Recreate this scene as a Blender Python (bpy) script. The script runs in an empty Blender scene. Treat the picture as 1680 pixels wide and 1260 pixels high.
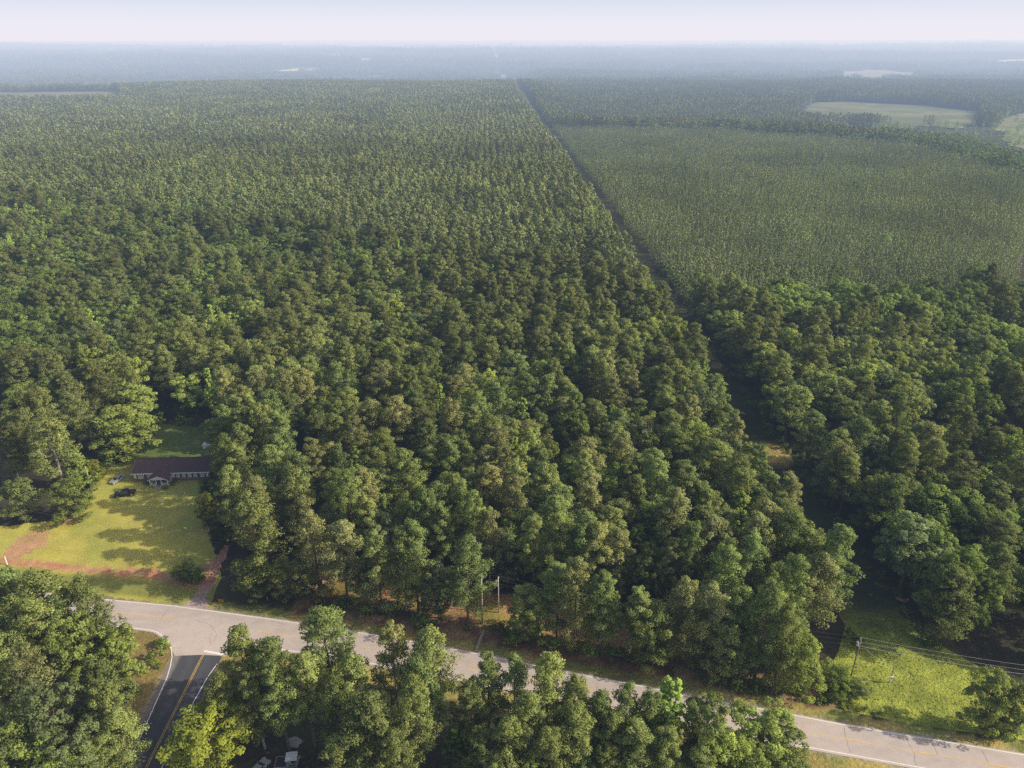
import bpy, bmesh, math, random
import numpy as np
from mathutils import Vector, Matrix
from mathutils.geometry import delaunay_2d_cdt

R = math.radians
rng = np.random.default_rng(7)
random.seed(7)
S = bpy.context.scene
COL = S.collection

# ------------------------------------------------------------------ camera geometry (metres; drone 120 m above the road)
F, PITCH, H = 1186.0, R(25.35), 120.0


def ground(x, y, z=0.0):
    """photo point (1680x1260) -> world x, y on the plane at height z"""
    u, v = x - 840, y - 630
    t = (H - z) / (F * math.sin(PITCH) + v * math.cos(PITCH))
    return u * t, (F * math.cos(PITCH) - v * math.sin(PITCH)) * t


cam = bpy.data.cameras.new('camera')
cam.sensor_width = 36
cam.lens = 36 * F / 1680
cam.clip_start, cam.clip_end = 1.0, 90000
co = bpy.data.objects.new('camera', cam)
co.location = (0, 0, H)
co.rotation_euler = (R(90) - PITCH, 0, 0)
COL.objects.link(co)
S.camera = co

S.view_settings.view_transform = 'Standard'
S.view_settings.look = 'None'
S.view_settings.exposure = 0
S.render.engine = 'CYCLES'
S.cycles.max_bounces = 4
S.cycles.diffuse_bounces = 3
S.cycles.glossy_bounces = 2
S.cycles.transmission_bounces = 2
S.cycles.use_adaptive_sampling = False
S.cycles.use_denoising = False

# ------------------------------------------------------------------ light
SUN_EL = R(31)
shadow_dir = R(173)          # shadows run straight to the left
sd = Vector((math.cos(shadow_dir) * math.cos(SUN_EL), math.sin(shadow_dir) * math.cos(SUN_EL), -math.sin(SUN_EL)))
sun = bpy.data.lights.new('sun', 'SUN')
sun.energy = 5.0
sun.angle = R(0.55)
sun.color = (1.0, 0.94, 0.81)
so = bpy.data.objects.new('sun', sun)
so.rotation_euler = sd.to_track_quat('-Z', 'Y').to_euler()
so.location = (200, 0, 300)
COL.objects.link(so)

W = bpy.data.worlds.new('World')
S.world = W
W.use_nodes = True
nt = W.node_tree
nt.nodes.clear()
sky = nt.nodes.new('ShaderNodeTexSky')
sky.sky_type = 'NISHITA'
sky.sun_disc = False
sky.sun_elevation = SUN_EL
to_sun = -sd
sky.sun_rotation = math.atan2(to_sun.x, to_sun.y)
sky.altitude = 120
sky.dust_density = 6.0
sky.air_density = 1.0
bg = nt.nodes.new('ShaderNodeBackground')
bg.inputs['Strength'].default_value = 0.12
wo = nt.nodes.new('ShaderNodeOutputWorld')
nt.links.new(sky.outputs[0], bg.inputs[0])
nt.links.new(bg.outputs[0], wo.inputs[0])


# ------------------------------------------------------------------ node helpers
def new_mat(name):
    m = bpy.data.materials.new(name)
    m.use_nodes = True
    m.node_tree.nodes.clear()
    return m, m.node_tree


def N(t, kind, **kw):
    n = t.nodes.new(kind)
    for k, v in kw.items():
        if k in n.inputs.keys():
            n.inputs[k].default_value = v
        else:
            setattr(n, k, v)
    return n


def mixrgb(t, a, b, fac, blend='MIX'):
    n = t.nodes.new('ShaderNodeMix')
    n.data_type = 'RGBA'
    n.blend_type = blend
    n.clamp_result = False
    for sock, v in ((n.inputs[0], fac), (n.inputs[6], a), (n.inputs[7], b)):
        if hasattr(v, 'node'):
            t.links.new(v, sock)
        elif isinstance(v, (int, float)):
            sock.default_value = v
        else:
            sock.default_value = (*v, 1)
    return n.outputs[2]


def ramp(t, src, lo, hi, a=0.0, b=1.0):
    n = t.nodes.new('ShaderNodeMapRange')
    n.inputs[1].default_value, n.inputs[2].default_value = lo, hi
    n.inputs[3].default_value, n.inputs[4].default_value = a, b
    t.links.new(src, n.inputs[0])
    return n.outputs[0]


def noise(t, scale, detail=3.0, coords=None, rough=0.55):
    n = t.nodes.new('ShaderNodeTexNoise')
    n.inputs['Scale'].default_value = scale
    n.inputs['Detail'].default_value = detail
    n.inputs['Roughness'].default_value = rough
    if coords is None:
        coords = t.nodes.new('ShaderNodeNewGeometry').outputs['Position']
    t.links.new(coords, n.inputs['Vector'])
    return n.outputs['Fac']


def finish(t, shader, vol=False):
    o = t.nodes.new('ShaderNodeOutputMaterial')
    t.links.new(shader, o.inputs['Volume' if vol else 'Surface'])


def plain(name, color, rough=0.6, metal=0.0, vary=0.15, scale=3.0, spec=0.4):
    m, t = new_mat(name)
    p = t.nodes.new('ShaderNodeBsdfPrincipled')
    f = ramp(t, noise(t, scale), 0.25, 0.75, 1 - vary, 1 + vary)
    n = t.nodes.new('ShaderNodeVectorMath')
    n.operation = 'SCALE'
    n.inputs[0].default_value = color
    t.links.new(f, n.inputs['Scale'])
    t.links.new(n.outputs[0], p.inputs['Base Color'])
    p.inputs['Roughness'].default_value = rough
    p.inputs['Metallic'].default_value = metal
    p.inputs['Specular IOR Level'].default_value = spec
    finish(t, p.outputs[0])
    return m


def foliage_mat(name, transl, vary=0.35):
    """colour comes from the object's own tint, its random number and a per-leaf attribute"""
    m, t = new_mat(name)
    oi = t.nodes.new('ShaderNodeObjectInfo')
    at = t.nodes.new('ShaderNodeAttribute')
    at.attribute_name = 'leaf'
    v1 = ramp(t, at.outputs['Fac'], 0, 1, 0.62, 1.38)
    v2 = ramp(t, oi.outputs['Random'], 0, 1, 1 - vary, 1 + vary)
    mul = t.nodes.new('ShaderNodeMath')
    mul.operation = 'MULTIPLY'
    t.links.new(v1, mul.inputs[0])
    t.links.new(v2, mul.inputs[1])
    # hue drift between trees (second random from the first)
    s = t.nodes.new('ShaderNodeMath')
    s.operation = 'MULTIPLY'
    s.inputs[1].default_value = 37.7
    t.links.new(oi.outputs['Random'], s.inputs[0])
    fr = t.nodes.new('ShaderNodeMath')
    fr.operation = 'FRACT'
    t.links.new(s.outputs[0], fr.inputs[0])
    warm = mixrgb(t, oi.outputs['Color'], (1.05, 1.01, 0.90), fr.outputs[0], 'MULTIPLY')
    stand = ramp(t, noise(t, 0.011, 2.0), 0.35, 0.65, 0.84, 1.22)
    mul2 = t.nodes.new('ShaderNodeMath')
    mul2.operation = 'MULTIPLY'
    t.links.new(mul.outputs[0], mul2.inputs[0])
    t.links.new(stand, mul2.inputs[1])
    mul = mul2
    cool = ramp(t, noise(t, 0.007, 1.0), 0.4, 0.6, 0.0, 1.0)
    warm = mixrgb(t, warm, (0.96, 1.0, 1.02), cool, 'MULTIPLY')
    c = t.nodes.new('ShaderNodeVectorMath')
    c.operation = 'SCALE'
    t.links.new(warm, c.inputs[0])
    t.links.new(mul.outputs[0], c.inputs['Scale'])
    d = t.nodes.new('ShaderNodeBsdfDiffuse')
    tr = t.nodes.new('ShaderNodeBsdfTranslucent')
    t.links.new(c.outputs[0], d.inputs[0])
    tc = mixrgb(t, c.outputs[0], (1.15, 1.15, 0.6), 1.0, 'MULTIPLY')
    t.links.new(tc, tr.inputs[0])
    mx = t.nodes.new('ShaderNodeMixShader')
    mx.inputs[0].default_value = transl
    t.links.new(d.outputs[0], mx.inputs[1])
    t.links.new(tr.outputs[0], mx.inputs[2])
    finish(t, mx.outputs[0])
    return m


def sheet_mat(name, fine=3.0, amp=0.3, coarse=0.15, amp2=0.25, bump=0.0, bscale=2.0, rough=0.95):
    """ground sheets: colour from the mesh attribute 'col', broken up by two noises"""
    m, t = new_mat(name)
    at = t.nodes.new('ShaderNodeAttribute')
    at.attribute_name = 'col'
    a = ramp(t, noise(t, fine, 4.0, rough=0.7), 0.3, 0.7, 1 - amp, 1 + amp)
    b = ramp(t, noise(t, coarse, 4.0), 0.3, 0.7, 1 - amp2, 1 + amp2)
    mul = t.nodes.new('ShaderNodeMath')
    mul.operation = 'MULTIPLY'
    t.links.new(a, mul.inputs[0])
    t.links.new(b, mul.inputs[1])
    c = t.nodes.new('ShaderNodeVectorMath')
    c.operation = 'SCALE'
    t.links.new(at.outputs['Color'], c.inputs[0])
    t.links.new(mul.outputs[0], c.inputs['Scale'])
    p = t.nodes.new('ShaderNodeBsdfPrincipled')
    p.inputs['Roughness'].default_value = rough
    p.inputs['Specular IOR Level'].default_value = 0.15
    t.links.new(c.outputs[0], p.inputs['Base Color'])
    if bump:
        bn = t.nodes.new('ShaderNodeBump')
        bn.inputs['Strength'].default_value = 1.0
        bn.inputs['Distance'].default_value = bump
        t.links.new(noise(t, bscale, 4.0, rough=0.65), bn.inputs['Height'])
        t.links.new(bn.outputs[0], p.inputs['Normal'])
    finish(t, p.outputs[0])
    return m


M = {
    'needles': foliage_mat('pine_needles', 0.33, 0.26),
    'leaves': foliage_mat('broad_leaves', 0.38, 0.30),
    'young_needles': foliage_mat('young_needles', 0.33, 0.14),
    'far_needles': foliage_mat('distant_needles', 0.33, 0.30),
    'bark': plain('pine_bark', (0.16, 0.115, 0.085), 0.95, vary=0.4, scale=2.0, spec=0.1),
    'pale_bark': plain('pale_bark', (0.36, 0.31, 0.27), 0.95, vary=0.3, scale=2.0, spec=0.1),
    'twig': plain('bare_twig', (0.27, 0.21, 0.19), 0.95, vary=0.3, scale=1.0, spec=0.1),
    'ground': sheet_mat('ground_soil', 1.2, 0.35, 0.06, 0.3, 0.25, 1.5),
    'grass': sheet_mat('mown_grass', 2.6, 0.22, 0.22, 0.13, 0.10, 4.0),
    'rough_grass': sheet_mat('rough_grass', 2.2, 0.4, 0.3, 0.25, 0.45, 1.6),
    'field': sheet_mat('field_grass', 0.25, 0.22, 0.02, 0.2, 1.5, 0.15),
    'clay': sheet_mat('red_clay', 1.6, 0.3, 0.3, 0.2, 0.15, 2.0),
    'asphalt': sheet_mat('worn_asphalt', 9.0, 0.07, 0.35, 0.06, 0.01, 30.0, 0.85),
    'dark_asphalt': sheet_mat('dark_asphalt', 9.0, 0.10, 0.5, 0.08, 0.01, 30.0, 0.8),
    'white_line': plain('white_road_paint', (0.80, 0.79, 0.76), 0.8, vary=0.12, scale=2.0),
    'yellow_line': plain('yellow_road_paint', (0.62, 0.40, 0.10), 0.8, vary=0.18, scale=1.2),
    'faded_yellow': plain('faded_yellow_paint', (0.66, 0.46, 0.19), 0.8, vary=0.18, scale=0.8),
    'crack': plain('sealed_crack', (0.19, 0.165, 0.155), 0.9, vary=0.3, scale=2.0),
    'brick': plain('brick_wall', (0.22, 0.12, 0.10), 0.9, vary=0.25, scale=6.0),
    'siding': plain('white_siding', (0.78, 0.78, 0.80), 0.6, vary=0.06, scale=2.0),
    'white': plain('white_paint', (0.80, 0.80, 0.80), 0.5, vary=0.05),
    'shingle': plain('roof_shingles', (0.115, 0.075, 0.08), 0.95, vary=0.25, scale=2.5, spec=0.15),
    'glass': plain('window_glass', (0.035, 0.045, 0.055), 0.15, vary=0.1, spec=0.6),
    'blind': plain('window_blinds', (0.42, 0.45, 0.50), 0.35, vary=0.08),
    'shutter': plain('dark_shutter', (0.05, 0.055, 0.075), 0.6),
    'black_paint': plain('black_car_paint', (0.012, 0.013, 0.02), 0.22, vary=0.05, spec=0.6),
    'silver_paint': plain('silver_car_paint', (0.52, 0.56, 0.62), 0.3, metal=0.5, vary=0.05),
    'chrome': plain('chrome', (0.72, 0.74, 0.78), 0.25, metal=0.9, vary=0.05),
    'rubber': plain('rubber', (0.02, 0.02, 0.02), 0.9),
    'lamp': plain('head_lamp', (0.7, 0.7, 0.68), 0.2),
    'red_lamp': plain('tail_lamp', (0.35, 0.02, 0.02), 0.3),
    'pole_wood': plain('weathered_pole', (0.24, 0.20, 0.17), 0.9, vary=0.25, scale=2.0),
    'pole_pale': plain('pale_pole', (0.50, 0.46, 0.42), 0.8, vary=0.15, scale=2.0),
    'dark_metal': plain('dark_metal', (0.04, 0.04, 0.045), 0.6),
    'steel': plain('grey_steel', (0.55, 0.57, 0.60), 0.45, metal=0.3),
    'old_wire': plain('dull_wire', (0.16, 0.16, 0.17), 0.6, vary=0.05),
    'wire': plain('aluminium_wire', (0.50, 0.50, 0.52), 0.5, vary=0.05),
    'concrete': plain('concrete', (0.40, 0.34, 0.31), 0.9, vary=0.2),
    'orange': plain('orange_board', (0.75, 0.25, 0.05), 0.6, vary=0.08),
    'tarp': plain('grey_tarp', (0.34, 0.33, 0.33), 0.8, vary=0.2, scale=1.5),
    'wood': plain('deck_boards', (0.22, 0.19, 0.17), 0.9, vary=0.2),
}

# haze: homogeneous absorbing volumes with added glow for scattered light; thicker over the far country
SIG = np.array((1.05e-4, 1.42e-4, 1.95e-4))
SRC = np.array((0.86, 0.835, 0.915))


def haze_mat(name, k):
    m, t = new_mat(name)
    sg = SIG * k
    ab = t.nodes.new('ShaderNodeVolumeAbsorption')
    den = float(sg.max()) * 1.05
    ab.inputs['Density'].default_value = den
    ab.inputs['Color'].default_value = (*(1 - sg / den), 1)
    em = t.nodes.new('ShaderNodeEmission')
    e = sg * SRC
    em.inputs['Color'].default_value = (*(e / e.max()), 1)
    em.inputs['Strength'].default_value = float(e.max())
    ad = t.nodes.new('ShaderNodeAddShader')
    t.links.new(ab.outputs[0], ad.inputs[0])
    t.links.new(em.outputs[0], ad.inputs[1])
    finish(t, ad.outputs[0], vol=True)
    return m


M['haze'] = haze_mat('haze_air', 0.62)
M['far_haze'] = haze_mat('distant_haze_air', 0.55)


# ------------------------------------------------------------------ mesh helpers
class MB:
    def __init__(self):
        self.b = bmesh.new()

    def box(self, x0, x1, y0, y1, z0, z1, mtx=None):
        r = bmesh.ops.create_cube(self.b, size=1.0)
        T = Matrix.Translation(((x0 + x1) / 2, (y0 + y1) / 2, (z0 + z1) / 2)) @ Matrix.Diagonal((x1 - x0, y1 - y0, z1 - z0, 1))
        bmesh.ops.transform(self.b, matrix=(mtx @ T) if mtx else T, verts=r['verts'])
        return self

    def tube(self, pts, rad, seg=8, cap=True):
        pts = [Vector(p) for p in pts]
        rads = rad if isinstance(rad, (list, tuple)) else [rad] * len(pts)
        rings = []
        for i, p in enumerate(pts):
            d = (pts[min(i + 1, len(pts) - 1)] - pts[max(i - 1, 0)]).normalized()
            a = d.orthogonal().normalized()
            c = d.cross(a)
            rings.append([self.b.verts.new(p + (a * math.cos(k * 2 * math.pi / seg) + c * math.sin(k * 2 * math.pi / seg)) * rads[i]) for k in range(seg)])
        for q, w in zip(rings, rings[1:]):
            for k in range(seg):
                self.b.faces.new((q[k], q[(k + 1) % seg], w[(k + 1) % seg], w[k]))
        if cap:
            self.b.faces.new(rings[0][::-1])
            self.b.faces.new(rings[-1])
        return self

    def prism(self, outline, axis, a, b):
        """outline: 2-D points extruded along axis 'x' or 'y' from a to b"""
        f = (lambda p, s: (s, p[0], p[1])) if axis == 'x' else (lambda p, s: (p[0], s, p[1]))
        q = [self.b.verts.new(f(p, a)) for p in outline]
        w = [self.b.verts.new(f(p, b)) for p in outline]
        n = len(outline)
        self.b.faces.new(q)
        self.b.faces.new(w[::-1])
        for k in range(n):
            self.b.faces.new((q[k], w[k], w[(k + 1) % n], q[(k + 1) % n]))
        return self

    def quad(self, *pts):
        self.b.faces.new([self.b.verts.new(p) for p in pts])
        return self

    def bevel(self, w, seg=2):
        bmesh.ops.bevel(self.b, geom=[e for e in self.b.edges if len(e.link_faces) == 2 and e.calc_face_angle(0) > 0.5], offset=w, segments=seg, affect='EDGES', profile=0.6)
        return self

    def build(self, name, mat, parent=None, smooth=False):
        bmesh.ops.recalc_face_normals(self.b, faces=self.b.faces[:])
        me = bpy.data.meshes.new(name)
        self.b.to_mesh(me)
        self.b.free()
        me.materials.append(mat)
        if smooth:
            me.polygons.foreach_set('use_smooth', [True] * len(me.polygons))
        return link(name, me, parent)


def link(name, me, parent=None):
    o = bpy.data.objects.new(name, me)
    COL.objects.link(o)
    if parent is not None:
        o.parent = parent
    return o


def tag(o, label=None, cat=None, group=None, kind=None):
    for k, v in (('label', label), ('category', cat), ('group', group), ('kind', kind)):
        if v:
            o[k] = v
    return o


def thing(name, label, cat, loc, rz=0.0, group=None, scale=1.0):
    o = bpy.data.objects.new(name, None)
    COL.objects.link(o)
    o.empty_display_size = 0.3
    o.location = loc
    o.rotation_euler = (0, 0, rz)
    o.scale = (scale,) * 3
    return tag(o, label, cat, group)


def np_mesh(name, verts, faces, mat, k=4):
    me = bpy.data.meshes.new(name)
    nv, nf = len(verts), len(faces)
    me.vertices.add(nv)
    me.vertices.foreach_set('co', np.asarray(verts, np.float32).ravel())
    me.loops.add(nf * k)
    me.loops.foreach_set('vertex_index', np.asarray(faces, np.int32).ravel())
    me.polygons.add(nf)
    me.polygons.foreach_set('loop_start', np.arange(0, nf * k, k, dtype=np.int32))
    me.polygons.foreach_set('loop_total', np.full(nf, k, np.int32))
    me.update(calc_edges=True)
    me.materials.append(mat)
    return me


# ------------------------------------------------------------------ noise on arrays
def vnoise(x, y, seed=0):
    x, y = np.asarray(x, float), np.asarray(y, float)
    xi, yi = np.floor(x).astype(np.int64), np.floor(y).astype(np.int64)
    fx, fy = x - xi, y - yi
    fx, fy = fx * fx * (3 - 2 * fx), fy * fy * (3 - 2 * fy)

    def h(a, b):
        n = (a * 374761393 + b * 668265263 + seed * 974634777) & 0x7FFFFFFF
        n = ((n ^ (n >> 13)) * 1274126177) & 0x7FFFFFFF
        return ((n ^ (n >> 16)) & 0xFFFF) / 65535.0
    return (h(xi, yi) * (1 - fx) + h(xi + 1, yi) * fx) * (1 - fy) + (h(xi, yi + 1) * (1 - fx) + h(xi + 1, yi + 1) * fx) * fy


def fnoise(x, y, seed=0, oct=3):
    s, a, tot = 0, 1.0, 0
    for k in range(oct):
        s = s + a * vnoise(np.asarray(x) * 2 ** k, np.asarray(y) * 2 ** k, seed + k * 11)
        tot += a
        a *= 0.5
    return s / tot


def sstep(a, b, x):
    q = np.clip((np.asarray(x, float) - a) / (b - a), 0, 1)
    return q * q * (3 - 2 * q)


def inside(poly, x, y):
    x, y = np.asarray(x, float), np.asarray(y, float)
    r = np.zeros(x.shape, bool)
    n = len(poly)
    for i in range(n):
        (x0, y0), (x1, y1) = poly[i], poly[(i + 1) % n]
        if y0 == y1:
            continue
        c = ((y0 > y) != (y1 > y)) & (x < (x1 - x0) * (y - y0) / (y1 - y0) + x0)
        r ^= c
    return r


def dist_poly(pts, x, y, closed=False):
    x, y = np.asarray(x, float), np.asarray(y, float)
    d = np.full(x.shape, 1e9)
    n = len(pts)
    for i in range(n if closed else n - 1):
        (x0, y0), (x1, y1) = pts[i], pts[(i + 1) % n]
        l2 = (x1 - x0) ** 2 + (y1 - y0) ** 2 + 1e-9
        q = np.clip(((x - x0) * (x1 - x0) + (y - y0) * (y1 - y0)) / l2, 0, 1)
        d = np.minimum(d, np.hypot(x - x0 - q * (x1 - x0), y - y0 - q * (y1 - y0)))
    return d


# ------------------------------------------------------------------ the lie of the land
UP = [(-150, 139.5), (-125, 137.2), (-98.5, 133.6), (-80.5, 131.4), (-73, 130.1), (-59, 127.6), (-49.3, 125.8), (-35.6, 123.1), (-16, 118.7), (-5.3, 116), (13, 111.1), (29.4, 107.2), (38.4, 104.7), (52.3, 101.6), (63, 98.9), (75.3, 96.2), (95.3, 92.0), (150, 80)]
LO = [(-150, 131.0), (-125, 129.2), (-98.5, 126.0), (-81.5, 123.6), (-35.2, 114.9), (-13.5, 110.2), (-8.7, 108.9), (20, 102.1), (55, 93.7), (64.1, 91.7), (69.9, 90.4), (95.3, 84.8), (150, 73)]


def up_y(x): return np.interp(x, [p[0] for p in UP], [p[1] for p in UP])
def lo_y(x): return np.interp(x, [p[0] for p in LO], [p[1] for p in LO])


def strip_x(y): return 83.0 - 0.0325 * (np.asarray(y, float) - 200)


LAWN = [(-150, 141.5), (-150, 152), (-140, 162), (-124, 165.5), (-121.5, 172), (-124.3, 180), (-126.5, 190), (-122, 199), (-120.6, 208), (-124, 221), (-106, 221), (-97, 201), (-92, 181), (-86, 168), (-80, 156), (-74.5, 147), (-72, 141), (-71, 131.0), (-80.5, 132.2), (-98.5, 134.4), (-125, 138)]
YOUNG_EDGE = [(40, 1160), (156, 1105), (346, 1056), (420, 1000), (488, 919), (486, 800), (455, 690), (440, 628)]
FIELD = [ground(x, y, -12) for x, y in ((1285, 193), (1310, 180), (1335, 167), (1390, 165), (1450, 168), (1530, 172), (1610, 181), (1600, 192), (1618, 199), (1575, 209), (1520, 205), (1480, 208), (1420, 200), (1350, 202))]
FIELD2 = [ground(x, y, -12) for x, y in ((1632, 212), (1655, 188), (1700, 180), (1760, 195), (1760, 255), (1700, 258), (1660, 240))]
FIELD3 = [ground(x, y, -10) for x, y in ((1378, 114), (1388, 109), (1412, 108.5), (1425, 106.5), (1462, 107.5), (1480, 110), (1504, 110.5), (1500, 116), (1512, 121), (1462, 119), (1440, 122.5), (1405, 119.5), (1388, 121.5))]
FIELD4 = [(-1700, 1640), (-1150, 1625), (-850, 1665), (-930, 1850), (-1010, 2000), (-1110, 2160), (-1400, 2230), (-1800, 2220)]
FIELD5 = [ground(x, y, -10) for x, y in ((1195, 158), (1230, 155), (1272, 159), (1262, 167), (1205, 165))]
FAR_FIELDS = [[ground(x, y, -45) for x, y in q] for q in (
    ((455, 117), (490, 115), (492, 119), (458, 121)), ((530, 102), (560, 101), (562, 104), (531, 105)), ((590, 106), (613, 105), (614, 109), (592, 110)),
    ((1620, 108), (1690, 107), (1690, 111), (1622, 112)), ((500, 116), (520, 115), (521, 118), (502, 119)))]
YARD_R = (157.0, 190.0)


def ybound(x): return np.interp(x, [40, 156, 346, 420, 488], [1160, 1105, 1056, 1000, 919])


def height(x, y):
    x, y = np.asarray(x, float), np.asarray(y, float)
    z = sstep(500, 1600, y) * 10 * (fnoise(x / 700, y / 600, 3) - 0.5)
    left = 1 - sstep(20, 160, x)
    far = sstep(4200, 6800, y)
    z = z - left * 50 * sstep(2150, 3300, y + 1300 * (fnoise(x / 650, y * 0 + 3.3, 13) - .45)) * (1 - far)
    beyond = np.maximum(y - ybound(np.clip(x, 40, 488)), (x - 485) * 1.0)
    beyond = np.where(y < 500, 0, beyond)
    z = z - (1 - left) * (16 * sstep(0, 260, beyond) + 20 * sstep(2300, 3600, y)) * (1 - far)
    z = z + sstep(3600, 7000, y) * (75 * (fnoise(x / 5200 + 5, y / 1900, 9, 4) - 0.5))
    z = z + 130 * sstep(6500, 20000, np.hypot(x, y)) + 8 * far
    return z


def graded(a, b, step, ends, grow):
    v = list(np.arange(a, b + 1e-6, step))
    for sgn, end in ((-1, ends[0]), (1, ends[1])):
        st, p = step, (a if sgn < 0 else b)
        out = []
        while sgn * (end - p) > 0:
            st *= grow
            p += sgn * st
            out.append(p)
        v = (out[::-1] + v) if sgn < 0 else (v + out)
    return np.array(v)


gx = graded(-150, 130, 1.0, (-32000, 32000), 1.045)
gy = graded(84, 235, 1.0, (-40, 36000), 1.035)
GX, GY = np.meshgrid(gx, gy)
gz = height(GX, GY)
nx, ny = len(gx), len(gy)
idx = np.arange(nx * ny).reshape(ny, nx)
faces = np.stack([idx[:-1, :-1], idx[:-1, 1:], idx[1:, 1:], idx[1:, :-1]], -1).reshape(-1, 4)
me = np_mesh('ground', np.stack([GX, GY, gz], -1).reshape(-1, 3), faces, M['ground'])
me.polygons.foreach_set('use_smooth', [True] * len(me.polygons))

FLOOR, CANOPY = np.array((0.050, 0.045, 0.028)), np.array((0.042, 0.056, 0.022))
VERGE, CLAY, DIRT = np.array((0.38, 0.31, 0.10)), np.array((0.47, 0.215, 0.125)), np.array((0.50, 0.32, 0.21))


def mixc(c, d, w):
    w = np.asarray(w)[..., None]
    return c * (1 - w) + np.asarray(d) * w


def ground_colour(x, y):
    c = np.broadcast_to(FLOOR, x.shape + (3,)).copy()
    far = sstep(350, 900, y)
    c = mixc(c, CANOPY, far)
    big = fnoise(x / 1300, y / 900, 24, 4)
    c = mixc(c, np.array((0.16, 0.17, 0.08)), sstep(.62, .70, big) * sstep(6000, 7500, y) * .8)
    c = mixc(c, np.array((0.20, 0.22, 0.10)), sstep(.39, .35, fnoise(x / 320, y / 260, 98)) * sstep(2900, 3600, y) * .9)
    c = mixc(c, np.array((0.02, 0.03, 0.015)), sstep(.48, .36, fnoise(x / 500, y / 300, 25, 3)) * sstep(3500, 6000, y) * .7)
    n1, n2 = fnoise(x / 6, y / 6, 21), fnoise(x / 2.2, y / 2.2, 22)
    c = mixc(c, np.array((0.07, 0.08, 0.03)), (n1 > 0.55) * 0.6 * (1 - far))
    near = (np.abs(x) < 200) & (y < 160)
    du, dl = y - up_y(x), lo_y(x) - y
    # far verge: grass strip, then red clay cut bank under the front trees
    wob = 1.6 * (n1 - 0.5)
    vg = near & (du > -1) & (du < 3.0 + wob * 1.4)
    bank = near & (du >= 3.0 + wob * 1.4) & (du < 10.5 + wob) & (x > -52) & (x < 66)
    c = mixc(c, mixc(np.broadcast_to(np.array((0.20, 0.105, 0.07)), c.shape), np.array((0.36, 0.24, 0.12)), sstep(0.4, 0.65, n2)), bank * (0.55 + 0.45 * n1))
    g = mixc(np.broadcast_to(VERGE, c.shape), np.array((0.20, 0.22, 0.06)), sstep(0.4, 0.62, n1))
    c = mixc(c, g, vg * 0.95)
    vg2 = near & (dl > -1) & (dl < 5.5 + 2 * wob)
    c = mixc(c, g, vg2 * 0.95)
    # corner island left of the side road
    isl = (x < -70) & (x > -84 + 2 * wob) & (y > 86) & (dl > -1)
    c = mixc(c, mixc(np.broadcast_to(np.array((0.26, 0.20, 0.07)), c.shape), DIRT, sstep(0.5, 0.68, n1)), isl * 0.95)
    # power line corridor behind the front rank; sunlight painted into grass and clay
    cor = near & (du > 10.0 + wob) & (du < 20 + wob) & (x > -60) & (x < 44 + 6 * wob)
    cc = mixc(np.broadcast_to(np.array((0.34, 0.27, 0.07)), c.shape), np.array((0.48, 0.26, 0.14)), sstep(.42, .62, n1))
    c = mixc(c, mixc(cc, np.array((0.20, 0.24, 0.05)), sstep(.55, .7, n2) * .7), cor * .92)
    # gravel shoulder next to the pavement
    sh = (near & (du > -1) & (du < 0.75 + 0.5 * wob)) | (near & (dl > -1) & (dl < 0.8 + 0.5 * wob)) | ((x > -73.4 + 0.5 * wob) & (x < -62.4 + 0.5 * wob) & (y < 118) & (y > 60))
    c = mixc(c, np.array((0.34, 0.28, 0.22)), sh * 0.75)
    yr = np.hypot((x - YARD_R[0]) / 1.4, y - YARD_R[1])
    c = mixc(c, np.array((0.30, 0.22, 0.10)), 1 - sstep(10, 15, yr))
    # second dirt track right of the driveway tree
    tr = np.hypot((x + 51) / 1.6, y - 140)
    c = mixc(c, DIRT * 1.1, (1 - sstep(3.5, 5.5, tr + 2 * n1)))
    return c


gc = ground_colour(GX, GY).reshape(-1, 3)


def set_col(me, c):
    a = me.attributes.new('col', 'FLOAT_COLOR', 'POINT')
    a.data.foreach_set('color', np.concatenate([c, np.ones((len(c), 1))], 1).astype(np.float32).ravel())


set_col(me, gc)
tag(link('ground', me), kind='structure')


def smooth_closed(poly, jit, seed, step):
    out = []
    n = len(poly)
    for i in range(n):
        a, b = np.array(poly[i]), np.array(poly[(i + 1) % n])
        L = np.hypot(*(b - a))
        k = max(1, int(L / step))
        d = (b - a) / max(L, 1e-6)
        for j in range(k):
            p = a + (b - a) * j / k
            o = jit * 2 * (fnoise(p[0] / (step * 3), p[1] / (step * 3), seed) - 0.5)
            out.append((p[0] - d[1] * o, p[1] + d[0] * o))
    return out


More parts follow.
